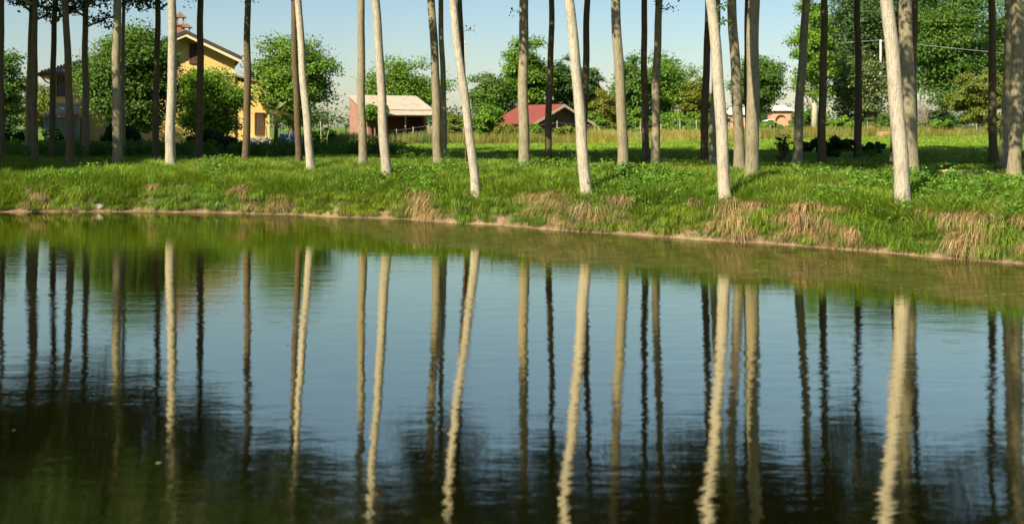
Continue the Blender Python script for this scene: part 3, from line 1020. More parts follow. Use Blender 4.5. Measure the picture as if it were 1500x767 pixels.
# shrubs along the gardens
SH = [
 ('bright green shrub left of the hut, behind the strongly leaning poplar', 690, 738, 150, 216, 82, 'leaf_mid', 7000),
 ('olive shrub between the brick shed and the hut', 640, 700, 166, 214, 84, 'leaf_olive', 6000),
 ('green shrub filling the gap at the left corner of the hut', 724, 762, 176, 216, 80.5, 'leaf_olive', 5000),
 ('small green shrub in front of the hut wall under its red roof', 766, 800, 180, 216, 80.5, 'leaf_mid', 4500),
 ('olive shrub in front of the hut gable', 812, 850, 180, 214, 81, 'leaf_olive', 4500),
 ('yellow tinged shrub right behind the hut gable', 862, 908, 128, 200, 98, 'leaf_yellow', 8000),
 ('bright shrub above the straw coloured grass right of the hut', 906, 956, 156, 200, 96, 'leaf_bright', 5000),
 ('bright shrub between the close pair of poplars and the yellowing tree', 960, 1006, 160, 202, 96, 'leaf_bright', 5000),
 ('rounded shrub at the foot of the yellowing tree', 1002, 1034, 164, 206, 94, 'leaf_mid', 4000),
 ('low hedge shrub before the pink pavilion', 1104, 1160, 172, 202, 100, 'leaf_mid', 4500),
 ('bright low shrub under the pale flowering tree', 1206, 1252, 168, 200, 96, 'leaf_bright', 4500),
 ('dark low shrub at the foot of the power pole', 1262, 1340, 168, 200, 99, 'leaf_dark', 6000),
 ('low shrub at the foot of the huge tree, left of the willow', 1340, 1402, 172, 202, 98, 'leaf_mid', 5500),
 ('grey green low shrub right of the willow bush', 1440, 1520, 170, 206, 97, 'leaf_olive', 5500),
 ('grey green hedge shrub behind the post fence, left of the close pair of poplars', 880, 932, 160, 206, 101, 'leaf_mid', 5500),
 ('dark hedge shrub behind the post fence under the two big trees', 930, 990, 164, 206, 102, 'leaf_dark', 6000),
 ('dark hedge shrub behind the tight group of three trunks', 1026, 1072, 158, 204, 106, 'leaf_dark', 5500),
 ('dark hedge shrub right of the pink pavilion', 1158, 1206, 160, 204, 106, 'leaf_dark', 5500),
 ('rank green shrub under the huge tree, right of the power pole', 1298, 1352, 158, 204, 106, 'leaf_dark', 6500),
 ('dark shrub closing the gap under the huge tree beside the willow', 1350, 1400, 156, 206, 108, 'bush_dark', 6500),
 ('dark shrub under the trees at the right edge', 1470, 1540, 150, 208, 108, 'leaf_dark', 7000),
 ('hedge shrub behind the left end of the red roofed hut', 690, 740, 160, 210, 98, 'leaf_dark', 5500),
 ('hedge shrub at the back right corner of the red roofed hut', 850, 890, 160, 208, 97, 'leaf_mid', 4500),
 ('overgrown shrub in front of the left end of the brick shed', 528, 570, 150, 184, 84.5, 'leaf_mid', 5000),
 ('dark low shrub left of the brick shed, behind the garden stakes', 446, 500, 186, 220, 74, 'leaf_dark', 5000),
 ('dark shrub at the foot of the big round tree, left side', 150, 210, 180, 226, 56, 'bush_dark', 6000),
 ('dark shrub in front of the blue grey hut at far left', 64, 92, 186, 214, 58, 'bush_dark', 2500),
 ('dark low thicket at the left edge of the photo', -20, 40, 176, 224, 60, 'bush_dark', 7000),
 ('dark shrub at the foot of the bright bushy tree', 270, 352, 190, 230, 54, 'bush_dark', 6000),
]
for i, (lab, x0, x1, yt, yb, D, mk, n_) in enumerate(SH):
    T('shrub', lab, 'shrub', x0, x1, yt, yb, D, M[mk], 200 + i, .11 + D * .0008, n_, 40, False, 'shrubs along the gardens', 0, .9, (.25, .42))
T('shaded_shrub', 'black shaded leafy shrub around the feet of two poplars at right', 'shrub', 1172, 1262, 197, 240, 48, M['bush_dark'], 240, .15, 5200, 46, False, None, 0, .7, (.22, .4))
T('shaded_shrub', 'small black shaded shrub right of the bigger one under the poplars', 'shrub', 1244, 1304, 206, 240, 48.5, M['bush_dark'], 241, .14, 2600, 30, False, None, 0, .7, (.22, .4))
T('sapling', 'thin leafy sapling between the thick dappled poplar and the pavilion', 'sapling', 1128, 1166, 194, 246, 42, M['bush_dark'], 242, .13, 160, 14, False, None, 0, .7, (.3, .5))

# far wood along the horizon
rgw = np.random.default_rng(5)
cl = []; per = []
for i in range(900):
    x = rgw.uniform(-330, 330); y = 260 + rgw.normal() * 14
    r = rgw.uniform(2.4, 5.2)
    cl.append((x, y, 1.6 + r * rgw.uniform(.3, 1.0), r)); per.append(60)
v, f = clump_leaves(rgw, cl, per, .9, .2, .9)
o = obj('distant_wood', np_mesh('distant_wood', v, [f]), M['leaf_cool'])
o['kind'] = 'stuff'

# bare grey shrub: twigs only
X, D_, Z = px(1356, 200, 98)
t = thing('bare_shrub', 'bare grey leafless shrub in front of the huge dark trees', 'shrub', (X, D_, hgt(X, D_) - .02))
rnd = random.Random(3)
for i in range(7):
    mb = MB()
    a0 = rnd.uniform(0, 6.28); L = rnd.uniform(2.6, 4.0)
    tip = Vector((math.cos(a0) * L * .35, math.sin(a0) * L * .3, L))
    mb.tube([(0, 0, 0), tip * .5 + Vector((0, 0, .2)), tip], [.05, .03, .01], 5)
    for k in range(34):
        q = rnd.uniform(.25, .95)
        p = tip * q
        e = p + Vector((rnd.gauss(0, .55), rnd.gauss(0, .5), rnd.uniform(.1, .9)))
        mb.tube([p, p.lerp(e, .5) + Vector((0, 0, .08)), e], [.014, .01, .005], 4)
    mb.build('branch', M['twig'], t)

# palm by the house
X, D_, Z = px(404, 205, 66)
gz = hgt(X, D_)
t = thing('palm_tree', 'yellowish fan palm in front of the bright tree right of the house', 'palm tree', (X, D_, gz))
zc = CAM_H + (HOR - 164) / FPX * D_ - gz
MB().tube([(0, 0, -.05), (.03, 0, zc * .5), (0, 0, zc)], [.16, .13, .15], 10).build('trunk', M['brown_bark'], t, True)
for i in range(17):
    a0 = i * 2.4; el = rnd.uniform(-.35, 1.2)
    L = rnd.uniform(1.1, 1.6)
    d0 = Vector((math.cos(a0) * math.cos(el), math.sin(a0) * math.cos(el), math.sin(el)))
    sd = d0.cross(Vector((0, 0, 1))).normalized()
    mb = MB()
    pts = [Vector((0, 0, zc)) + d0 * (L * q) + Vector((0, 0, -.55 * q * q * L)) for q in (0, .33, .66, 1)]
    mb.tube(pts, [.022, .016, .011, .005], 4)
    for k in range(20):
        q = .22 + .78 * k / 19
        j = min(2, int(q * 3)); p = pts[j].lerp(pts[j + 1], q * 3 - j)
        ll_ = .55 * math.sin(q * 2.6 + .35)
        for sgn in (-1, 1):
            e = p + sd * sgn * ll_ * .8 + d0 * ll_ * .6 + Vector((0, 0, -.25 * ll_))
            wv = d0 * .035
            mb.add([p - wv, p + wv, e], [(0, 1, 2)])
    mb.build('frond', M['palm_leaf'], t)

# ------------------------------------------------------------------ buildings
M['yellow'] = plain('yellow_plaster', (.72, .50, .17), .07, .8, .9, .15, 30)
M['cream'] = plain('cream_trim', (.74, .62, .38), .08, 2)
M['tile'] = plain('clay_roof_tile', (.30, .165, .11), .4, 3.0, .9, .3, 12)
M['dark_edge'] = plain('dark_roof_edge', (.07, .055, .045), .3, 4)
M['shutter'] = plain('brown_shutter', (.10, .055, .03), .25, 4, .6)
M['grey_shutter'] = plain('grey_shutter', (.16, .15, .13), .2, 4, .6)
M['bluegrey'] = plain('blue_grey_sheet', (.20, .25, .28), .2, 2, .6)
M['concrete'] = plain('concrete', (.40, .37, .32), .2, 2, .9, .2)
M['white'] = plain('white_paint', (.75, .74, .70), .08, 3)
M['fibre'] = plain('fibre_cement', (.31, .26, .20), .35, 2.2, .9, .2, 14)
M['redroof'] = plain('red_felt_roof', (.19, .045, .032), .22, 1.5, .9, .2, 25)
M['hutwood'] = plain('brown_boards', (.10, .06, .035), .3, 3, .8, .2, 10, (6, 6, .6))
M['barge'] = plain('bargeboard_paint', (.55, .42, .30), .15, 5)
M['pink'] = plain('pink_brick', (.55, .27, .17), .15, 4, .9)
M['metal'] = plain('grey_metal', (.35, .35, .34), .15, 5, .5)
M['stake'] = plain('weathered_stake', (.38, .34, .28), .3, 8)
M['void'] = plain('dark_interior', (.03, .027, .022), .2, 2)
M['tarp'] = plain('blue_tarp', (.06, .14, .27), .15, 2, .5)
M['log'] = plain('cut_wood', (.45, .28, .18), .25, 5)
M['stone'] = plain('pale_stone', (.45, .42, .37), .2, 6, .9, .4, 15)
# red brick with mortar joints for the shed walls (bricks are a pixel or two here)
m, nt, nn, ll = new_mat('shed_brick')
out = N(nt, 'ShaderNodeOutputMaterial'); b = N(nt, 'ShaderNodeBsdfPrincipled'); b.inputs['Roughness'].default_value = .9
tc = N(nt, 'ShaderNodeTexCoord'); mp = N(nt, 'ShaderNodeMapping'); mp.inputs['Rotation'].default_value = (R(90), 0, 0)
ll.new(tc.outputs['Object'], mp.inputs[0])
bk = N(nt, 'ShaderNodeTexBrick')
bk.inputs['Color1'].default_value = (.27, .07, .045, 1); bk.inputs['Color2'].default_value = (.36, .12, .075, 1); bk.inputs['Mortar'].default_value = (.30, .20, .15, 1)
bk.inputs['Scale'].default_value = 4.0
ll.new(mp.outputs[0], bk.inputs['Vector'])
ll.new(mixc(nt, ramp(nt, noise(nt, 1.2, 4, .6), [(.4, (0, 0, 0)), (.65, (.6, .6, .6))]), bk.outputs[0], (.36, .18, .13)), b.inputs['Base Color'])
ll.new(b.outputs[0], out.inputs[0])
M['brick'] = m

def facing(X, D):
    return math.atan2(-X, D)

# --- yellow house: gable facing the pond, lower wing with a hipped tile roof at the left
D_ = 71.0
cxp = 272.0
X = (cxp - 750) / FPX * D_
gz = hgt(X, D_)
rz = facing(X, D_)
sx = FPX / (D_ * math.cos(rz)); sz = FPX / D_
def hx(p): return (p - cxp) / sx
def hz(p): return CAM_H + (HOR - p) / sz - gz
house = thing('yellow_house', 'yellow plastered house with a steep gable and brick chimneys behind the trees', 'house', (X, D_, gz - .02), rz)
apex = hz(47); ev = hz(83)
xl, xr = hx(200), hx(345)
slope = (apex - ev) / (hx(353) - 0)
def rz_at(x): return apex - abs(x) * slope
w_ = MB()
w_.prism([(xl, 0), (xr, 0), (xr, rz_at(xr) - .12), (0, apex - .12), (xl, rz_at(xl) - .12)], 0, 9)
w_.build('wall', M['yellow'], house)
# roof: two slopes of tile ribs on a slab
def ribbed_slope(mb, xa, za, xb, zb, y0, y1, pitch=.24, amp=.035, th=.09):
    """slope from (xa,za) to (xb,zb) running y0..y1 with ribs down the slope"""
    n = int((y1 - y0) / pitch * 4)
    top = []; bot = []
    for i in range(n + 1):
        y = y0 + (y1 - y0) * i / n
        h = amp * math.cos(2 * math.pi * i / 4)
        top += [(xa, y, za + h), (xb, y, zb + h)]
        bot += [(xa, y, za - th), (xb, y, zb - th)]
    o = len(top)
    fs = []
    for i in range(n):
        fs.append((2 * i, 2 * i + 1, 2 * i + 3, 2 * i + 2))
        fs.append((o + 2 * i + 2, o + 2 * i + 3, o + 2 * i + 1, o + 2 * i))
        fs.append((2 * i + 1, o + 2 * i + 1, o + 2 * i + 3, 2 * i + 3))
        fs.append((2 * i, 2 * i + 2, o + 2 * i + 2, o + 2 * i))
    fs.append((0, o, o + 1, 1)); fs.append((2 * n, 2 * n + 1, o + 2 * n + 1, o + 2 * n))
    mb.add(top + bot, fs)
xe = hx(355)
roof = MB()
ribbed_slope(roof, 0, apex + .02, xe, rz_at(xe) + .02, -.75, 9.4)
ribbed_slope(roof, 0, apex + .02, -xe, rz_at(xe) + .02, -.75, 9.4)
rf = roof.build('roof', M['tile'], house)
for sg in (-1, 1):
    e = MB()
    e.prism([(0, apex + .10), (sg * xe, rz_at(xe) + .10), (sg * xe, rz_at(xe) - .14), (0, apex - .14)], -.83, -.755)
    e.build('verge_tiles', M['dark_edge'], rf)
    e = MB()
    e.prism([(0, apex - .145), (sg * (xe - .05), rz_at(xe) - .145), (sg * (xe - .05), rz_at(xe) - .36), (0, apex - .36)], -.78, -.72)
    e.build('verge_board', M['cream'], rf)
    e = MB()
    e.slab([(0, -.71, apex - .15), (sg * xe * .99, -.71, rz_at(xe * .99) - .15), (sg * xe * .99, -.01, rz_at(xe * .99) - .15), (0, -.01, apex - .15)], .05)
    e.build('soffit', M['cream'], rf)
# chimneys
def chimney(par, xa, xb, ytop, ybase, y):
    c = MB(); x0, x1 = hx(xa), hx(xb); zt, zb = hz(ytop), hz(ybase)
    wd = x1 - x0; h = zt - zb
    c.box(x0, x1, y, y + wd, zb, zb + h * .62)
    ch = c.build('chimney', M['brick'], par)
    cap = MB()
    for (a0, b0) in ((0, 0), (1, 0), (0, 1), (1, 1)):
        cap.box(x0 + a0 * wd * .76, x0 + a0 * wd * .76 + wd * .24, y + b0 * wd * .76, y + b0 * wd * .76 + wd * .24, zb + h * .625, zb + h * .82)
    cap.box(x0 - .08, x1 + .08, y - .08, y + wd + .08, zb + h * .575, zb + h * .618)
    xm = (x0 + x1) / 2
    cap.prism([(x0 - .14, zb + h * .825), (x1 + .14, zb + h * .825), (xm, zt)], y - .12, y + wd + .12)
    cap.build('chimney_cap', M['tile'], ch)
chimney(rf, 258, 270, 14, 62, 1.4)
chimney(rf, 268, 279, 32, 66, .9)
def window(par, xa, xb, ya, yb, y, shut, nm='window'):
    x0, x1, z1, z0 = hx(xa), hx(xb), hz(ya), hz(yb)
    wn_ = MB().box(x0, x1, y - .02, y + .05, z0, z1).build(nm, M['void'], par)
    fr_ = MB()
    t_ = .09
    fr_.box(x0 - t_, x0, y - .06, y + .04, z0 - t_, z1 + t_); fr_.box(x1, x1 + t_, y - .06, y + .04, z0 - t_, z1 + t_)
    fr_.box(x0, x1, y - .06, y + .04, z1, z1 + t_); fr_.box(x0, x1, y - .09, y + .04, z0 - t_, z0)
    fr_.build('frame', M['shutter'], wn_)
    if shut:
        for sg in (0, 1):
            s_ = MB()
            xa_, xb_ = (x0, (x0 + x1) / 2 - .01) if sg == 0 else ((x0 + x1) / 2 + .01, x1)
            nsl = 14
            for k in range(nsl):
                zz = z0 + (z1 - z0) * k / nsl
                s_.slab([(xa_, y - .05, zz + .02), (xb_, y - .05, zz + .02), (xb_, y - .022, zz + (z1 - z0) / nsl), (xa_, y - .022, zz + (z1 - z0) / nsl)], .012)
            s_.build('shutter', shut, wn_)
window(house, 279, 294, 65, 91, 0, M['shutter'])
window(house, 318, 330, 128, 156, 0, M['shutter'])
# string course and lower extension at the right
MB().box(hx(325), xr + .03, -.05, .0, hz(107), hz(104)).build('string_course', M['cream'], house)
ex = MB().box(xr + .002, hx(398), .15, 7, 0, hz(118)).build('side_wall', M['yellow'], house)
er = MB()
er.slab([(xr + .004, -.1, hz(108)), (hx(402), -.1, hz(121)), (hx(402), 7.3, hz(121)), (xr + .004, 7.3, hz(108))], .12)
er.build('side_roof', M['tile'], house)
window(house, 377, 388, 166, 196, .15, M['shutter'])
MB().box(hx(362), hx(400), -.6, .14, 0, hz(201)).build('step', M['concrete'], house)
# hipped wing
wx0, wx1 = hx(82), xl - .004
wz = hz(110)
wg = MB().box(wx0, wx1, .6, 8, 0, wz).build('wing_wall', M['yellow'], house)
ev0, ev1, yf, yb_ = hx(62), xl - .006, -.1, 8.7
ztop = hz(72)
xr0 = ev0 + 4.4
hip = MB()
hip.add([(ev0, yf, wz + .0), (ev1, yf, wz + .0), (ev1, 4.3, ztop), (xr0, 4.3, ztop), (ev0, yb_, wz), (ev1, yb_, wz),
         (ev0, yf, wz - .16), (ev1, yf, wz - .16), (ev0, yb_, wz - .16), (ev1, yb_, wz - .16)],
        [(0, 1, 2, 3), (4, 0, 3), (5, 4, 3, 2), (6, 7, 1, 0), (8, 6, 0, 4), (9, 8, 4, 5), (7, 6, 8, 9), (1, 7, 9, 5, 2)])
hp = hip.build('wing_roof', M['tile'], house)
# tile courses on the front hip slope as raised ribs, and the eave gutter
rb = MB()
ncol = 34
for k in range(ncol):
    xx = ev0 + .15 + (ev1 - ev0 - .2) * k / ncol
    tmax = min(1.0, (xx - ev0) / (xr0 - ev0))
    if tmax < .06: continue
    a_ = Vector((xx, yf - .03, wz + .04)); e_ = Vector((xx, yf + (4.3 - yf) * tmax, wz + (ztop - wz) * tmax + .04))
    rb.tube([a_, e_], .075, 6)
rb.build('tile_ribs', M['tile'], hp)
MB().tube([(ev0 - .03, yf - .09, wz - .06), (ev1, yf - .09, wz - .06)], .07, 8).build('gutter', M['dark_edge'], house, True)
MB().tube([(ev0 + .25, yf - .05, wz - .12), (ev0 + .55, .35, wz - .55), (wx0 + .1, .54, wz - .75), (wx0 + .1, .54, .1)], .05, 8).build('downpipe', M['dark_edge'], house, True)
window(house, 90, 98, 114, 140, .6, M['grey_shutter'])
window(house, 150, 160, 114, 140, .6, M['grey_shutter'])
MB().tube([(hx(131), .53, wz - .1), (hx(131), .53, .05)], .06, 8).build('downpipe', M['dark_edge'], house, True)
lr = MB()
lr.slab([(hx(80), -1.6, hz(168)), (hx(122), -1.6, hz(168)), (hx(122), .59, hz(152)), (hx(80), .59, hz(152))], .08)
lr.build('porch_roof', M['fibre'], house)
for p in (82, 120):
    MB().box(hx(p) - .06, hx(p) + .06, -1.55, -1.43, 0, hz(168) - .06).build('porch_post', M['stake'], house)

# --- blue grey tool hut at far left
D_ = 65.0; X = (90 - 750) / FPX * D_; gz = hgt(X, D_); s_ = FPX / D_
th = thing('tool_hut', 'blue grey sheet metal tool hut in the shade at far left', 'hut', (X, D_, gz - .02), .25)
def lx(p): return (p - 90) / s_
def lz(p): return CAM_H + (HOR - p) / s_ - gz
MB().box(lx(66), lx(116), .05, 2.4, 0, lz(172)).build('frame', M['void'], th)
for k in range(6):
    a0 = lx(66) + (lx(116) - lx(66)) * k / 6
    wdt = (lx(116) - lx(66)) / 6
    pn_ = MB()
    pts = []
    for j in range(13):
        pts.append((a0 + .01 + (wdt - .02) * j / 12, .0 + .015 * math.cos(j * math.pi)))
    vs = [(p[0], p[1], 0.02) for p in pts] + [(p[0], p[1], lz(171)) for p in pts]
    fs = [(j, j + 1, 13 + j + 1, 13 + j) for j in range(12)]
    vs2 = [(v[0], v[1] + .03, v[2]) for v in vs]
    fs2 = [tuple(reversed([i + 26 for i in f])) for f in fs]
    pn_.add(vs + vs2, fs + fs2)
    pn_.build('wall_sheet', M['bluegrey'], th)
MB().slab([(lx(58), -.3, lz(170)), (lx(119), -.3, lz(166)), (lx(119), 2.7, lz(160)), (lx(58), 2.7, lz(164))], .07).build('roof', M['tile'], th)

# --- brick shed with a corrugated fibre cement roof
def corr(mb, x0, x1, ya, za, yb, zb, pitch=.18, amp=.035):
    n = max(2, int(round((x1 - x0) / pitch))) * 6
    top = []; bot = []
    for i in range(n + 1):
        x = x0 + (x1 - x0) * i / n
        h = amp * math.cos(2 * math.pi * i / 6)
        top += [(x, ya, za + h), (x, yb, zb + h)]
    bot = [(a[0], a[1], a[2] - .014) for a in top]
    o = len(top); fs = []
    for i in range(n):
        fs += [(2 * i, 2 * i + 2, 2 * i + 3, 2 * i + 1), (o + 2 * i + 1, o + 2 * i + 3, o + 2 * i + 2, o + 2 * i),
               (2 * i, o + 2 * i, o + 2 * i + 2, 2 * i + 2), (2 * i + 1, 2 * i + 3, o + 2 * i + 3, o + 2 * i + 1)]
    mb.add(top + bot, fs)
D_ = 86.0; rz = R(27)
Lr, Wd = 5.9, 5.0
cX = (512 - 750) / FPX * 89.0      # back left corner, under the left end of the ridge
back = Vector((cX, 89.0))
ex_ = Vector((math.cos(rz), math.sin(rz))); ey_ = Vector((-math.sin(rz), math.cos(rz)))
front = back - ey_ * Wd
gz = hgt(front.x, front.y)
sh = thing('brick_shed', 'open red brick shed with a pale corrugated roof', 'shed', (front.x, front.y, gz - .02), rz)
zr = CAM_H + (HOR - 141) / FPX * 89 - gz; ze = CAM_H + (HOR - 168) / FPX * 85.5 - gz
def rzs(y): return ze + (zr - ze) * (y + .35) / (Wd + .35)
MB().add([(0, 0, 0), (.26, 0, 0), (.26, Wd, 0), (0, Wd, 0), (0, 0, rzs(0) - .12), (.26, 0, rzs(0) - .12), (.26, Wd, rzs(Wd) - .12), (0, Wd, rzs(Wd) - .12)],
         [(3, 2, 1, 0), (4, 5, 6, 7), (0, 1, 5, 4), (1, 2, 6, 5), (2, 3, 7, 6), (3, 0, 4, 7)]).build('side_wall', M['brick'], sh)
MB().box(.262, Lr - .27, Wd - .25, Wd, 0, rzs(Wd) - .2).build('back_wall', M['brick'], sh)
MB().add([(Lr - .26, 1.8, 0), (Lr, 1.8, 0), (Lr, Wd, 0), (Lr - .26, Wd, 0), (Lr - .26, 1.8, rzs(1.8) - .12), (Lr, 1.8, rzs(1.8) - .12), (Lr, Wd, rzs(Wd) - .12), (Lr - .26, Wd, rzs(Wd) - .12)],
         [(3, 2, 1, 0), (4, 5, 6, 7), (0, 1, 5, 4), (1, 2, 6, 5), (2, 3, 7, 6), (3, 0, 4, 7)]).build('side_wall', M['brick'], sh)
for xx in (1.2, Lr - .30):
    MB().box(xx, xx + .28, .02, .30, 0, 1.3 if xx > 2 else rzs(0) - .3).build('brick_pier', M['brick'], sh)
for xx in (3.3, Lr - .18):
    MB().tube([(xx, .12, 0), (xx, .12, rzs(.12) - .13)], .06, 8).build('post', M['stake'], sh)
MB().box(.27, Lr, .03, .15, rzs(.1) - .26, rzs(.1) - .13).build('beam', M['stake'], sh)
nsh = 6
for k in range(nsh):
    xa, xb = -.25 + (Lr + .5) * k / nsh, -.25 + (Lr + .5) * (k + 1) / nsh + .05
    c = MB(); corr(c, xa, xb, -.35, ze, 1.05, rzs(1.05)); c.build('roof_sheet', M['fibre'], sh)
    c = MB(); corr(c, xa, xb, .88, rzs(.88) + .075, Wd + .2, rzs(Wd + .2) + .075); c.build('roof_sheet', M['fibre'], sh)
MB().box(3.6, 4.3, .9, 1.5, .0, .82).build('bench', M['white'], sh)

# --- red roofed hut with scalloped bargeboards
D_ = 86.0; rz = R(34)
X = (827 - 750) / FPX * D_; gz = hgt(X, D_)
ht = thing('garden_hut', 'low dark wooden hut with a red roof and scalloped bargeboards', 'hut', (X, D_, gz - .02), rz)
za = CAM_H + (HOR - 152) / FPX * D_ - gz; ze = CAM_H + (HOR - 181) / FPX * D_ - gz
hw = 3.35; L = 6.2
sl = (za - ze) / hw
MB().prism([(-hw + .6, 0), (hw - .6, 0), (hw - .6, za - (hw - .6) * sl - .1), (0, za - .1), (-hw + .6, za - (hw - .6) * sl - .1)], .7, L).build('wall', M['hutwood'], ht)
for sg in (-1, 1):
    r_ = MB().slab([(0, 0, za), (sg * hw, 0, ze), (sg * hw, L + .4, ze), (0, L + .4, za)], .07).build('roof', M['redroof'], ht)
    # bargeboard with scallops
    n = 13
    top, bot = [], []
    for k in range(n * 6 + 1):
        q = k / (n * 6)
        x_ = sg * hw * q; z_ = za - sl * hw * q
        top.append((x_, z_ - .03)); bot.append((x_, z_ - .15 - .13 * abs(math.sin(math.pi * q * n)) ** .7))
    vs = [(p[0], -.05, p[1]) for p in top + bot] + [(p[0], -.012, p[1]) for p in top + bot]
    m_ = len(top); fs = []
    for k in range(m_ - 1):
        fs += [(k, k + 1, m_ + k + 1, m_ + k), (2 * m_ + k + 1, 2 * m_ + k, 3 * m_ + k, 3 * m_ + k + 1), (m_ + k, m_ + k + 1, 3 * m_ + k + 1, 3 * m_ + k), (k + 1, k, 2 * m_ + k, 2 * m_ + k + 1)]
    MB().add(vs, fs).build('bargeboard', M['barge'], r_)
for xx in (-hw + .45, hw - .45):
    MB().box(xx - .06, xx + .06, .1, .22, 0, za - abs(xx) * sl - .16).build('post', M['hutwood'], ht)
MB().box(-.45, .45, .64, .70, 0, 1.95).build('door', M['shutter'], ht)
MB().add([(-hw + .25, 2.2, ze - .28), (-hw + .45, 2.2, ze - .28), (-hw + .45, 2.4, ze - .28), (-hw + .25, 2.4, ze - .28), (-hw + .30, 2.25, ze - .02), (-hw + .40, 2.25, ze - .02), (-hw + .40, 2.35, ze - .02), (-hw + .30, 2.35, ze - .02)],
         [(3, 2, 1, 0), (4, 5, 6, 7), (0, 1, 5, 4), (1, 2, 6, 5), (2, 3, 7, 6), (3, 0, 4, 7)]).build('lamp', M['white'], ht)

# --- pink pavilion with an arch and a white roof
D_ = 125.0; X = (1143 - 750) / FPX * D_; gz = hgt(X, D_); s_ = FPX / D_
pv = thing('pavilion', 'small pink brick pavilion with an arched opening and white roof', 'pavilion', (X, D_, gz - .02), facing(X, D_) + .15)
def lx(p): return (p - 1143) / s_
def lz(p): return CAM_H + (HOR - p) / s_ - gz
ar = [(lx(1152), 0), (lx(1160), 0), (lx(1160), lz(162)), (lx(1131), lz(162)), (lx(1131), 0), (lx(1136), 0)]
aw = (lx(1152) - lx(1136)) / 2; ac = (lx(1152) + lx(1136)) / 2
for k in range(9):
    q = math.pi - math.pi * k / 8
    ar.append((ac + aw * math.cos(q), lz(176) + aw * math.sin(q)))
MB().prism(ar, 0, .3).build('front_wall', M['pink'], pv)
MB().box(lx(1131), lx(1160), .301, 3.6, 0, lz(163)).build('rear_wall', M['pink'], pv)
MB().add([(lx(1127), -.4, lz(162) + .01), (lx(1164), -.4, lz(162) + .01), (lx(1164), 4, lz(162) + .01), (lx(1127), 4, lz(162) + .01), (lx(1138), 1.8, lz(154)), (lx(1152), 1.8, lz(154))],
         [(0, 1, 5, 4), (1, 2, 5), (2, 3, 4, 5), (3, 0, 4), (3, 2, 1, 0)]).build('roof', M['white'], pv)
MB().slab([(lx(1119), -1.2, lz(177)), (lx(1131) - .01, -1.2, lz(174)), (lx(1131) - .01, 1.5, lz(174)), (lx(1119), 1.5, lz(177))], .1).build('porch_roof', M['white'], pv)
MB().box(lx(1120), lx(1120) + .14, -1.1, -.96, 0, lz(177) - .08).build('post', M['white'], pv)
# --- white roofed cottage behind the thick dappled poplar
D_ = 135.0; X = (1078 - 750) / FPX * D_; gz = hgt(X, D_); s_ = FPX / D_
ct = thing('cottage', 'low cottage with a pale roof half hidden behind poplar trunks', 'house', (X, D_, gz - .02), facing(X, D_))
def lx(p): return (p - 1078) / s_
def lz(p): return CAM_H + (HOR - p) / s_ - gz
MB().box(lx(1065), lx(1095), 0, 5, 0, lz(168)).build('wall', M['pink'], ct)
MB().prism([(lx(1062), lz(168) + .01), (lx(1098), lz(168) + .01), (lx(1090), lz(157)), (lx(1070), lz(157))], -.4, 5.4).build('roof', M['white'], ct)
MB().box(lx(1066), lx(1069), -.03, .02, lz(180), lz(171)).build('window', M['white'], ct)

# ------------------------------------------------------------------ fences, poles and small things
def fence(label, pts, n, h0, h1, seed, wires=4, mat='stake'):
    rnd = random.Random(seed)
    pts = np.array(pts, float)
    seg = np.hypot(*(pts[1:] - pts[:-1]).T); c = np.concatenate([[0], np.cumsum(seg)])
    o0 = pts[0]
    gz = hgt(*o0)
    t = thing('wire_fence', label, 'fence', (o0[0], o0[1], gz), 0)
    P_ = []
    for i in range(n):
        q = c[-1] * i / (n - 1)
        x = np.interp(q, c, pts[:, 0]); y = np.interp(q, c, pts[:, 1])
        g_ = hgt(x, y) - gz
        h = rnd.uniform(h0, h1)
        a = Vector((x - o0[0], y - o0[1], g_ - .05)); e = a + Vector((rnd.gauss(0, .05), rnd.gauss(0, .04), h))
        MB().tube([a, e], [.045, .038], 7).build('post', M[mat], t)
        P_.append((a, e))
    for k in range(wires):
        mb = MB()
        f_ = .2 + .72 * k / (wires - 1)
        mb.tube([a.lerp(e, f_) + Vector((0, -.045, 0)) for a, e in P_], .006, 4)
        mb.build('wire', M['metal'], t)
    return t
fence('weathered post and wire fence in front of the brick shed', [(-22, 77.5), (-14, 79), (-6.5, 81)], 13, 1.2, 1.8, 1)
fence('post and wire fence along the garden of the red roofed hut', [(-5.8, 82.0), (3, 82.5), (14, 86.5), (22, 92)], 17, 1.4, 1.9, 2)
fence('thin post and wire fence at the back of the right meadow', [(24, 95), (33, 98), (50, 99)], 11, 1.2, 1.6, 3, 3, 'metal')
# garden stakes before the palm
rnd = random.Random(12)
for i, p in enumerate([394, 401, 411, 416, 422, 428, 434, 470, 481]):
    X = (p - 750) / FPX * 66.5; h = rnd.uniform(1.2, 1.9)
    o = MB().tube([(0, 0, -.05), (rnd.gauss(0, .05), 0, h * .6), (rnd.gauss(0, .07), 0, h)], [.035, .03, .02], 7).build('garden_stake', M['stake'], None, True, (X, 66.5 + rnd.uniform(-.5, .5), hgt(X, 66.5)))
    tag(o, ['thin wooden garden stake left of the blue sheet by the palm' if p < 420 else 'thin wooden garden stake in front of the blue sheet by the palm' if p < 440 else 'thin wooden garden stake right of the leaning pale poplar'][0], 'stake', 'garden stakes by the palm')
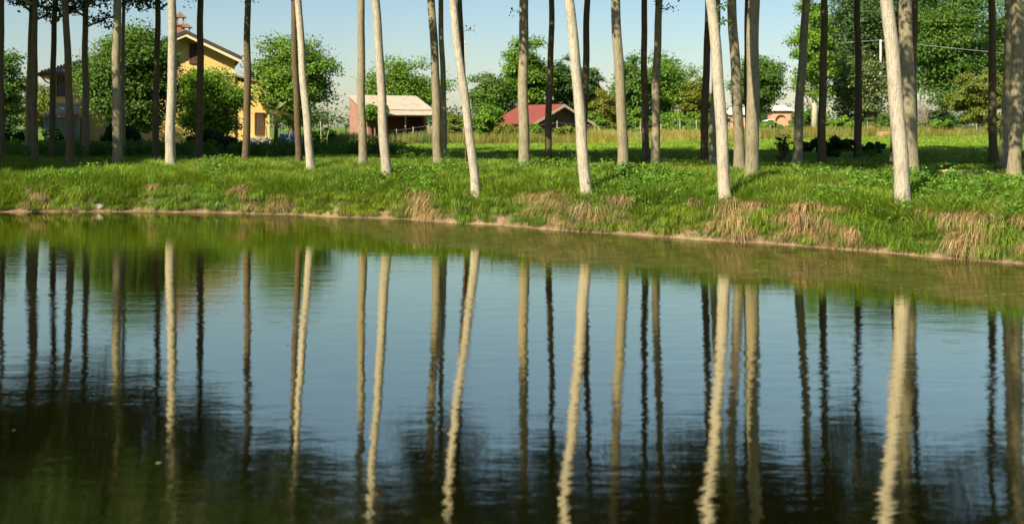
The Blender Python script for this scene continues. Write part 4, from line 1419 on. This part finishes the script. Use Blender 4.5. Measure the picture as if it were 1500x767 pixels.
# blue tarpaulin over a woodpile
X, D_, Z = px(424, 200, 68)
gz = hgt(X, D_)
t = thing('covered_woodpile', 'blue sheet draped over a pile behind the garden stakes', 'woodpile', (X, D_, gz))
rr = random.Random(4)
for k in range(9):
    yy = .1 + .2 * (k % 3); zz = .12 + .22 * (k // 3)
    MB().tube([(-.75, yy, zz), (.75, yy, zz)], .1, 8).build('log', M['log'], t, True)
vs = []; fs = []
nx_, ny_ = 14, 8
for j in range(ny_ + 1):
    for i in range(nx_ + 1):
        u = i / nx_ * 2 - 1; v_ = j / ny_ * 2 - 1
        drop = max(0, abs(u) - .7) * 1.6 + max(0, abs(v_) - .55) * 1.5
        vs.append((u * .9, .3 + v_ * .5, 1.0 - drop + .03 * math.sin(i * 1.7 + j) - .25 * u * (u > 0)))
for j in range(ny_):
    for i in range(nx_):
        a_ = j * (nx_ + 1) + i
        fs.append((a_, a_ + 1, a_ + nx_ + 2, a_ + nx_ + 1))
MB().add(vs, fs).build('cover_sheet', M['tarp'], t, True)

# power poles and the line between them
def pole(label, xp, ytop, D, r=.13):
    X = (xp - 750) / FPX * D; gz = hgt(X, D); h = CAM_H + (HOR - ytop) / FPX * D - gz
    t = thing('power_pole', label, 'pole', (X, D, gz - .02))
    MB().tube([(0, 0, -.1), (0, 0, h * .5), (0, 0, h)], [r * 1.2, r, r * .8], 12).build('shaft', M['concrete'], t, True)
    MB().tube([(0, -.12, h - .3), (0, -.14, h - .22), (0, -.13, h - .14)], [.04, .06, .03], 8).build('insulator', M['white'], t, True)
    return Vector((X, D, gz + h))
p1 = pole('grey concrete power pole in front of the pale flowering tree', 1290, 58, 101)
p0 = pole('thin power pole beside the strongly leaning pale poplar', 681, 60, 118, .1)
p2 = Vector(px(1600, 88, 99)) 
def wire(label, a, b, sag):
    mb = MB()
    mid = (a + b) / 2
    pts = [a.lerp(b, q / 24) - mid - Vector((0, 0, sag * 4 * (q / 24) * (1 - q / 24))) for q in range(25)]
    o = mb.tube(pts, .02, 5).build('power_line', M['metal'], None, True, mid)
    tag(o, label, 'cable')
wire('thin grey cable running right from the concrete power pole', p1 - Vector((0, 0, .05)), p2, .15)
wire('thin pale cable strung left from the concrete pole across the tree tops', p1 - Vector((0, 0, .05)), p0 - Vector((0, 0, .05)), .9)

# things lying about
def lump(name, label, cat, xp, yp, size, mat, seed, D=None, flat=.6):
    rnd = random.Random(seed)
    if D: X = (xp - 750) / FPX * D; Z = hgt(X, D); Y = D
    else: X, Y, Z = ground_at_pixel(xp, yp)
    n, mrows = 12, 7
    vs = []; fs = []
    for j in range(mrows + 1):
        th_ = math.pi * j / mrows
        for i in range(n):
            a_ = 2 * math.pi * i / n
            r = 1 + .22 * math.sin(3 * a_ + seed + 2 * th_) + rnd.gauss(0, .06)
            vs.append((math.cos(a_) * math.sin(th_) * size * r, math.sin(a_) * math.sin(th_) * size * .7 * r, math.cos(th_) * size * flat * r))
    for j in range(mrows):
        for i in range(n):
            fs.append((j * n + i, (j + 1) * n + i, (j + 1) * n + (i + 1) % n, j * n + (i + 1) % n))
    o = MB().add(vs, fs).build(name, mat, None, False, (X, float(Y), float(Z) + size * flat * .55))
    tag(o, label, cat)
lump('stone', 'pale stone at the foot of the left bank in shade', 'stone', 146, 307, .16, M['stone'], 1)
lump('stone', 'pale stone at the water edge right of the bank shadow', 'stone', 321, 305, .17, M['stone'], 2)
X, Y, Z = ground_at_pixel(1394, 256)
o = MB().tube([(-.35, 0, .1), (-.1, .03, .12), (.15, 0, .11), (.38, .04, .1)], [.05, .055, .055, .045], 10).build('cut_log', M['log'], None, True, (X, Y, Z))
tag(o, 'short pale cut log lying on the bare soil at right', 'log')
X = (1300 - 750) / FPX * 93; 
bp_ = thing('brick_pile', 'low pile of pinkish bricks at the meadow edge near the nearest white poplar', 'brick pile', (X, 93, hgt(X, 93)))
rr = random.Random(8)
for lv in range(5):
    for k in range(7 - lv // 2):
        for q in range(2):
            o = MB().box(-.13, .13, -.06, .06, 0, .12).build('brick', M['log'], bp_, False, (-.95 + .29 * k + lv * .07 + rr.uniform(-.02, .02), q * .15 + rr.uniform(-.02, .02), .0 + lv * .122))
            o.rotation_euler[2] = rr.uniform(-.08, .08)
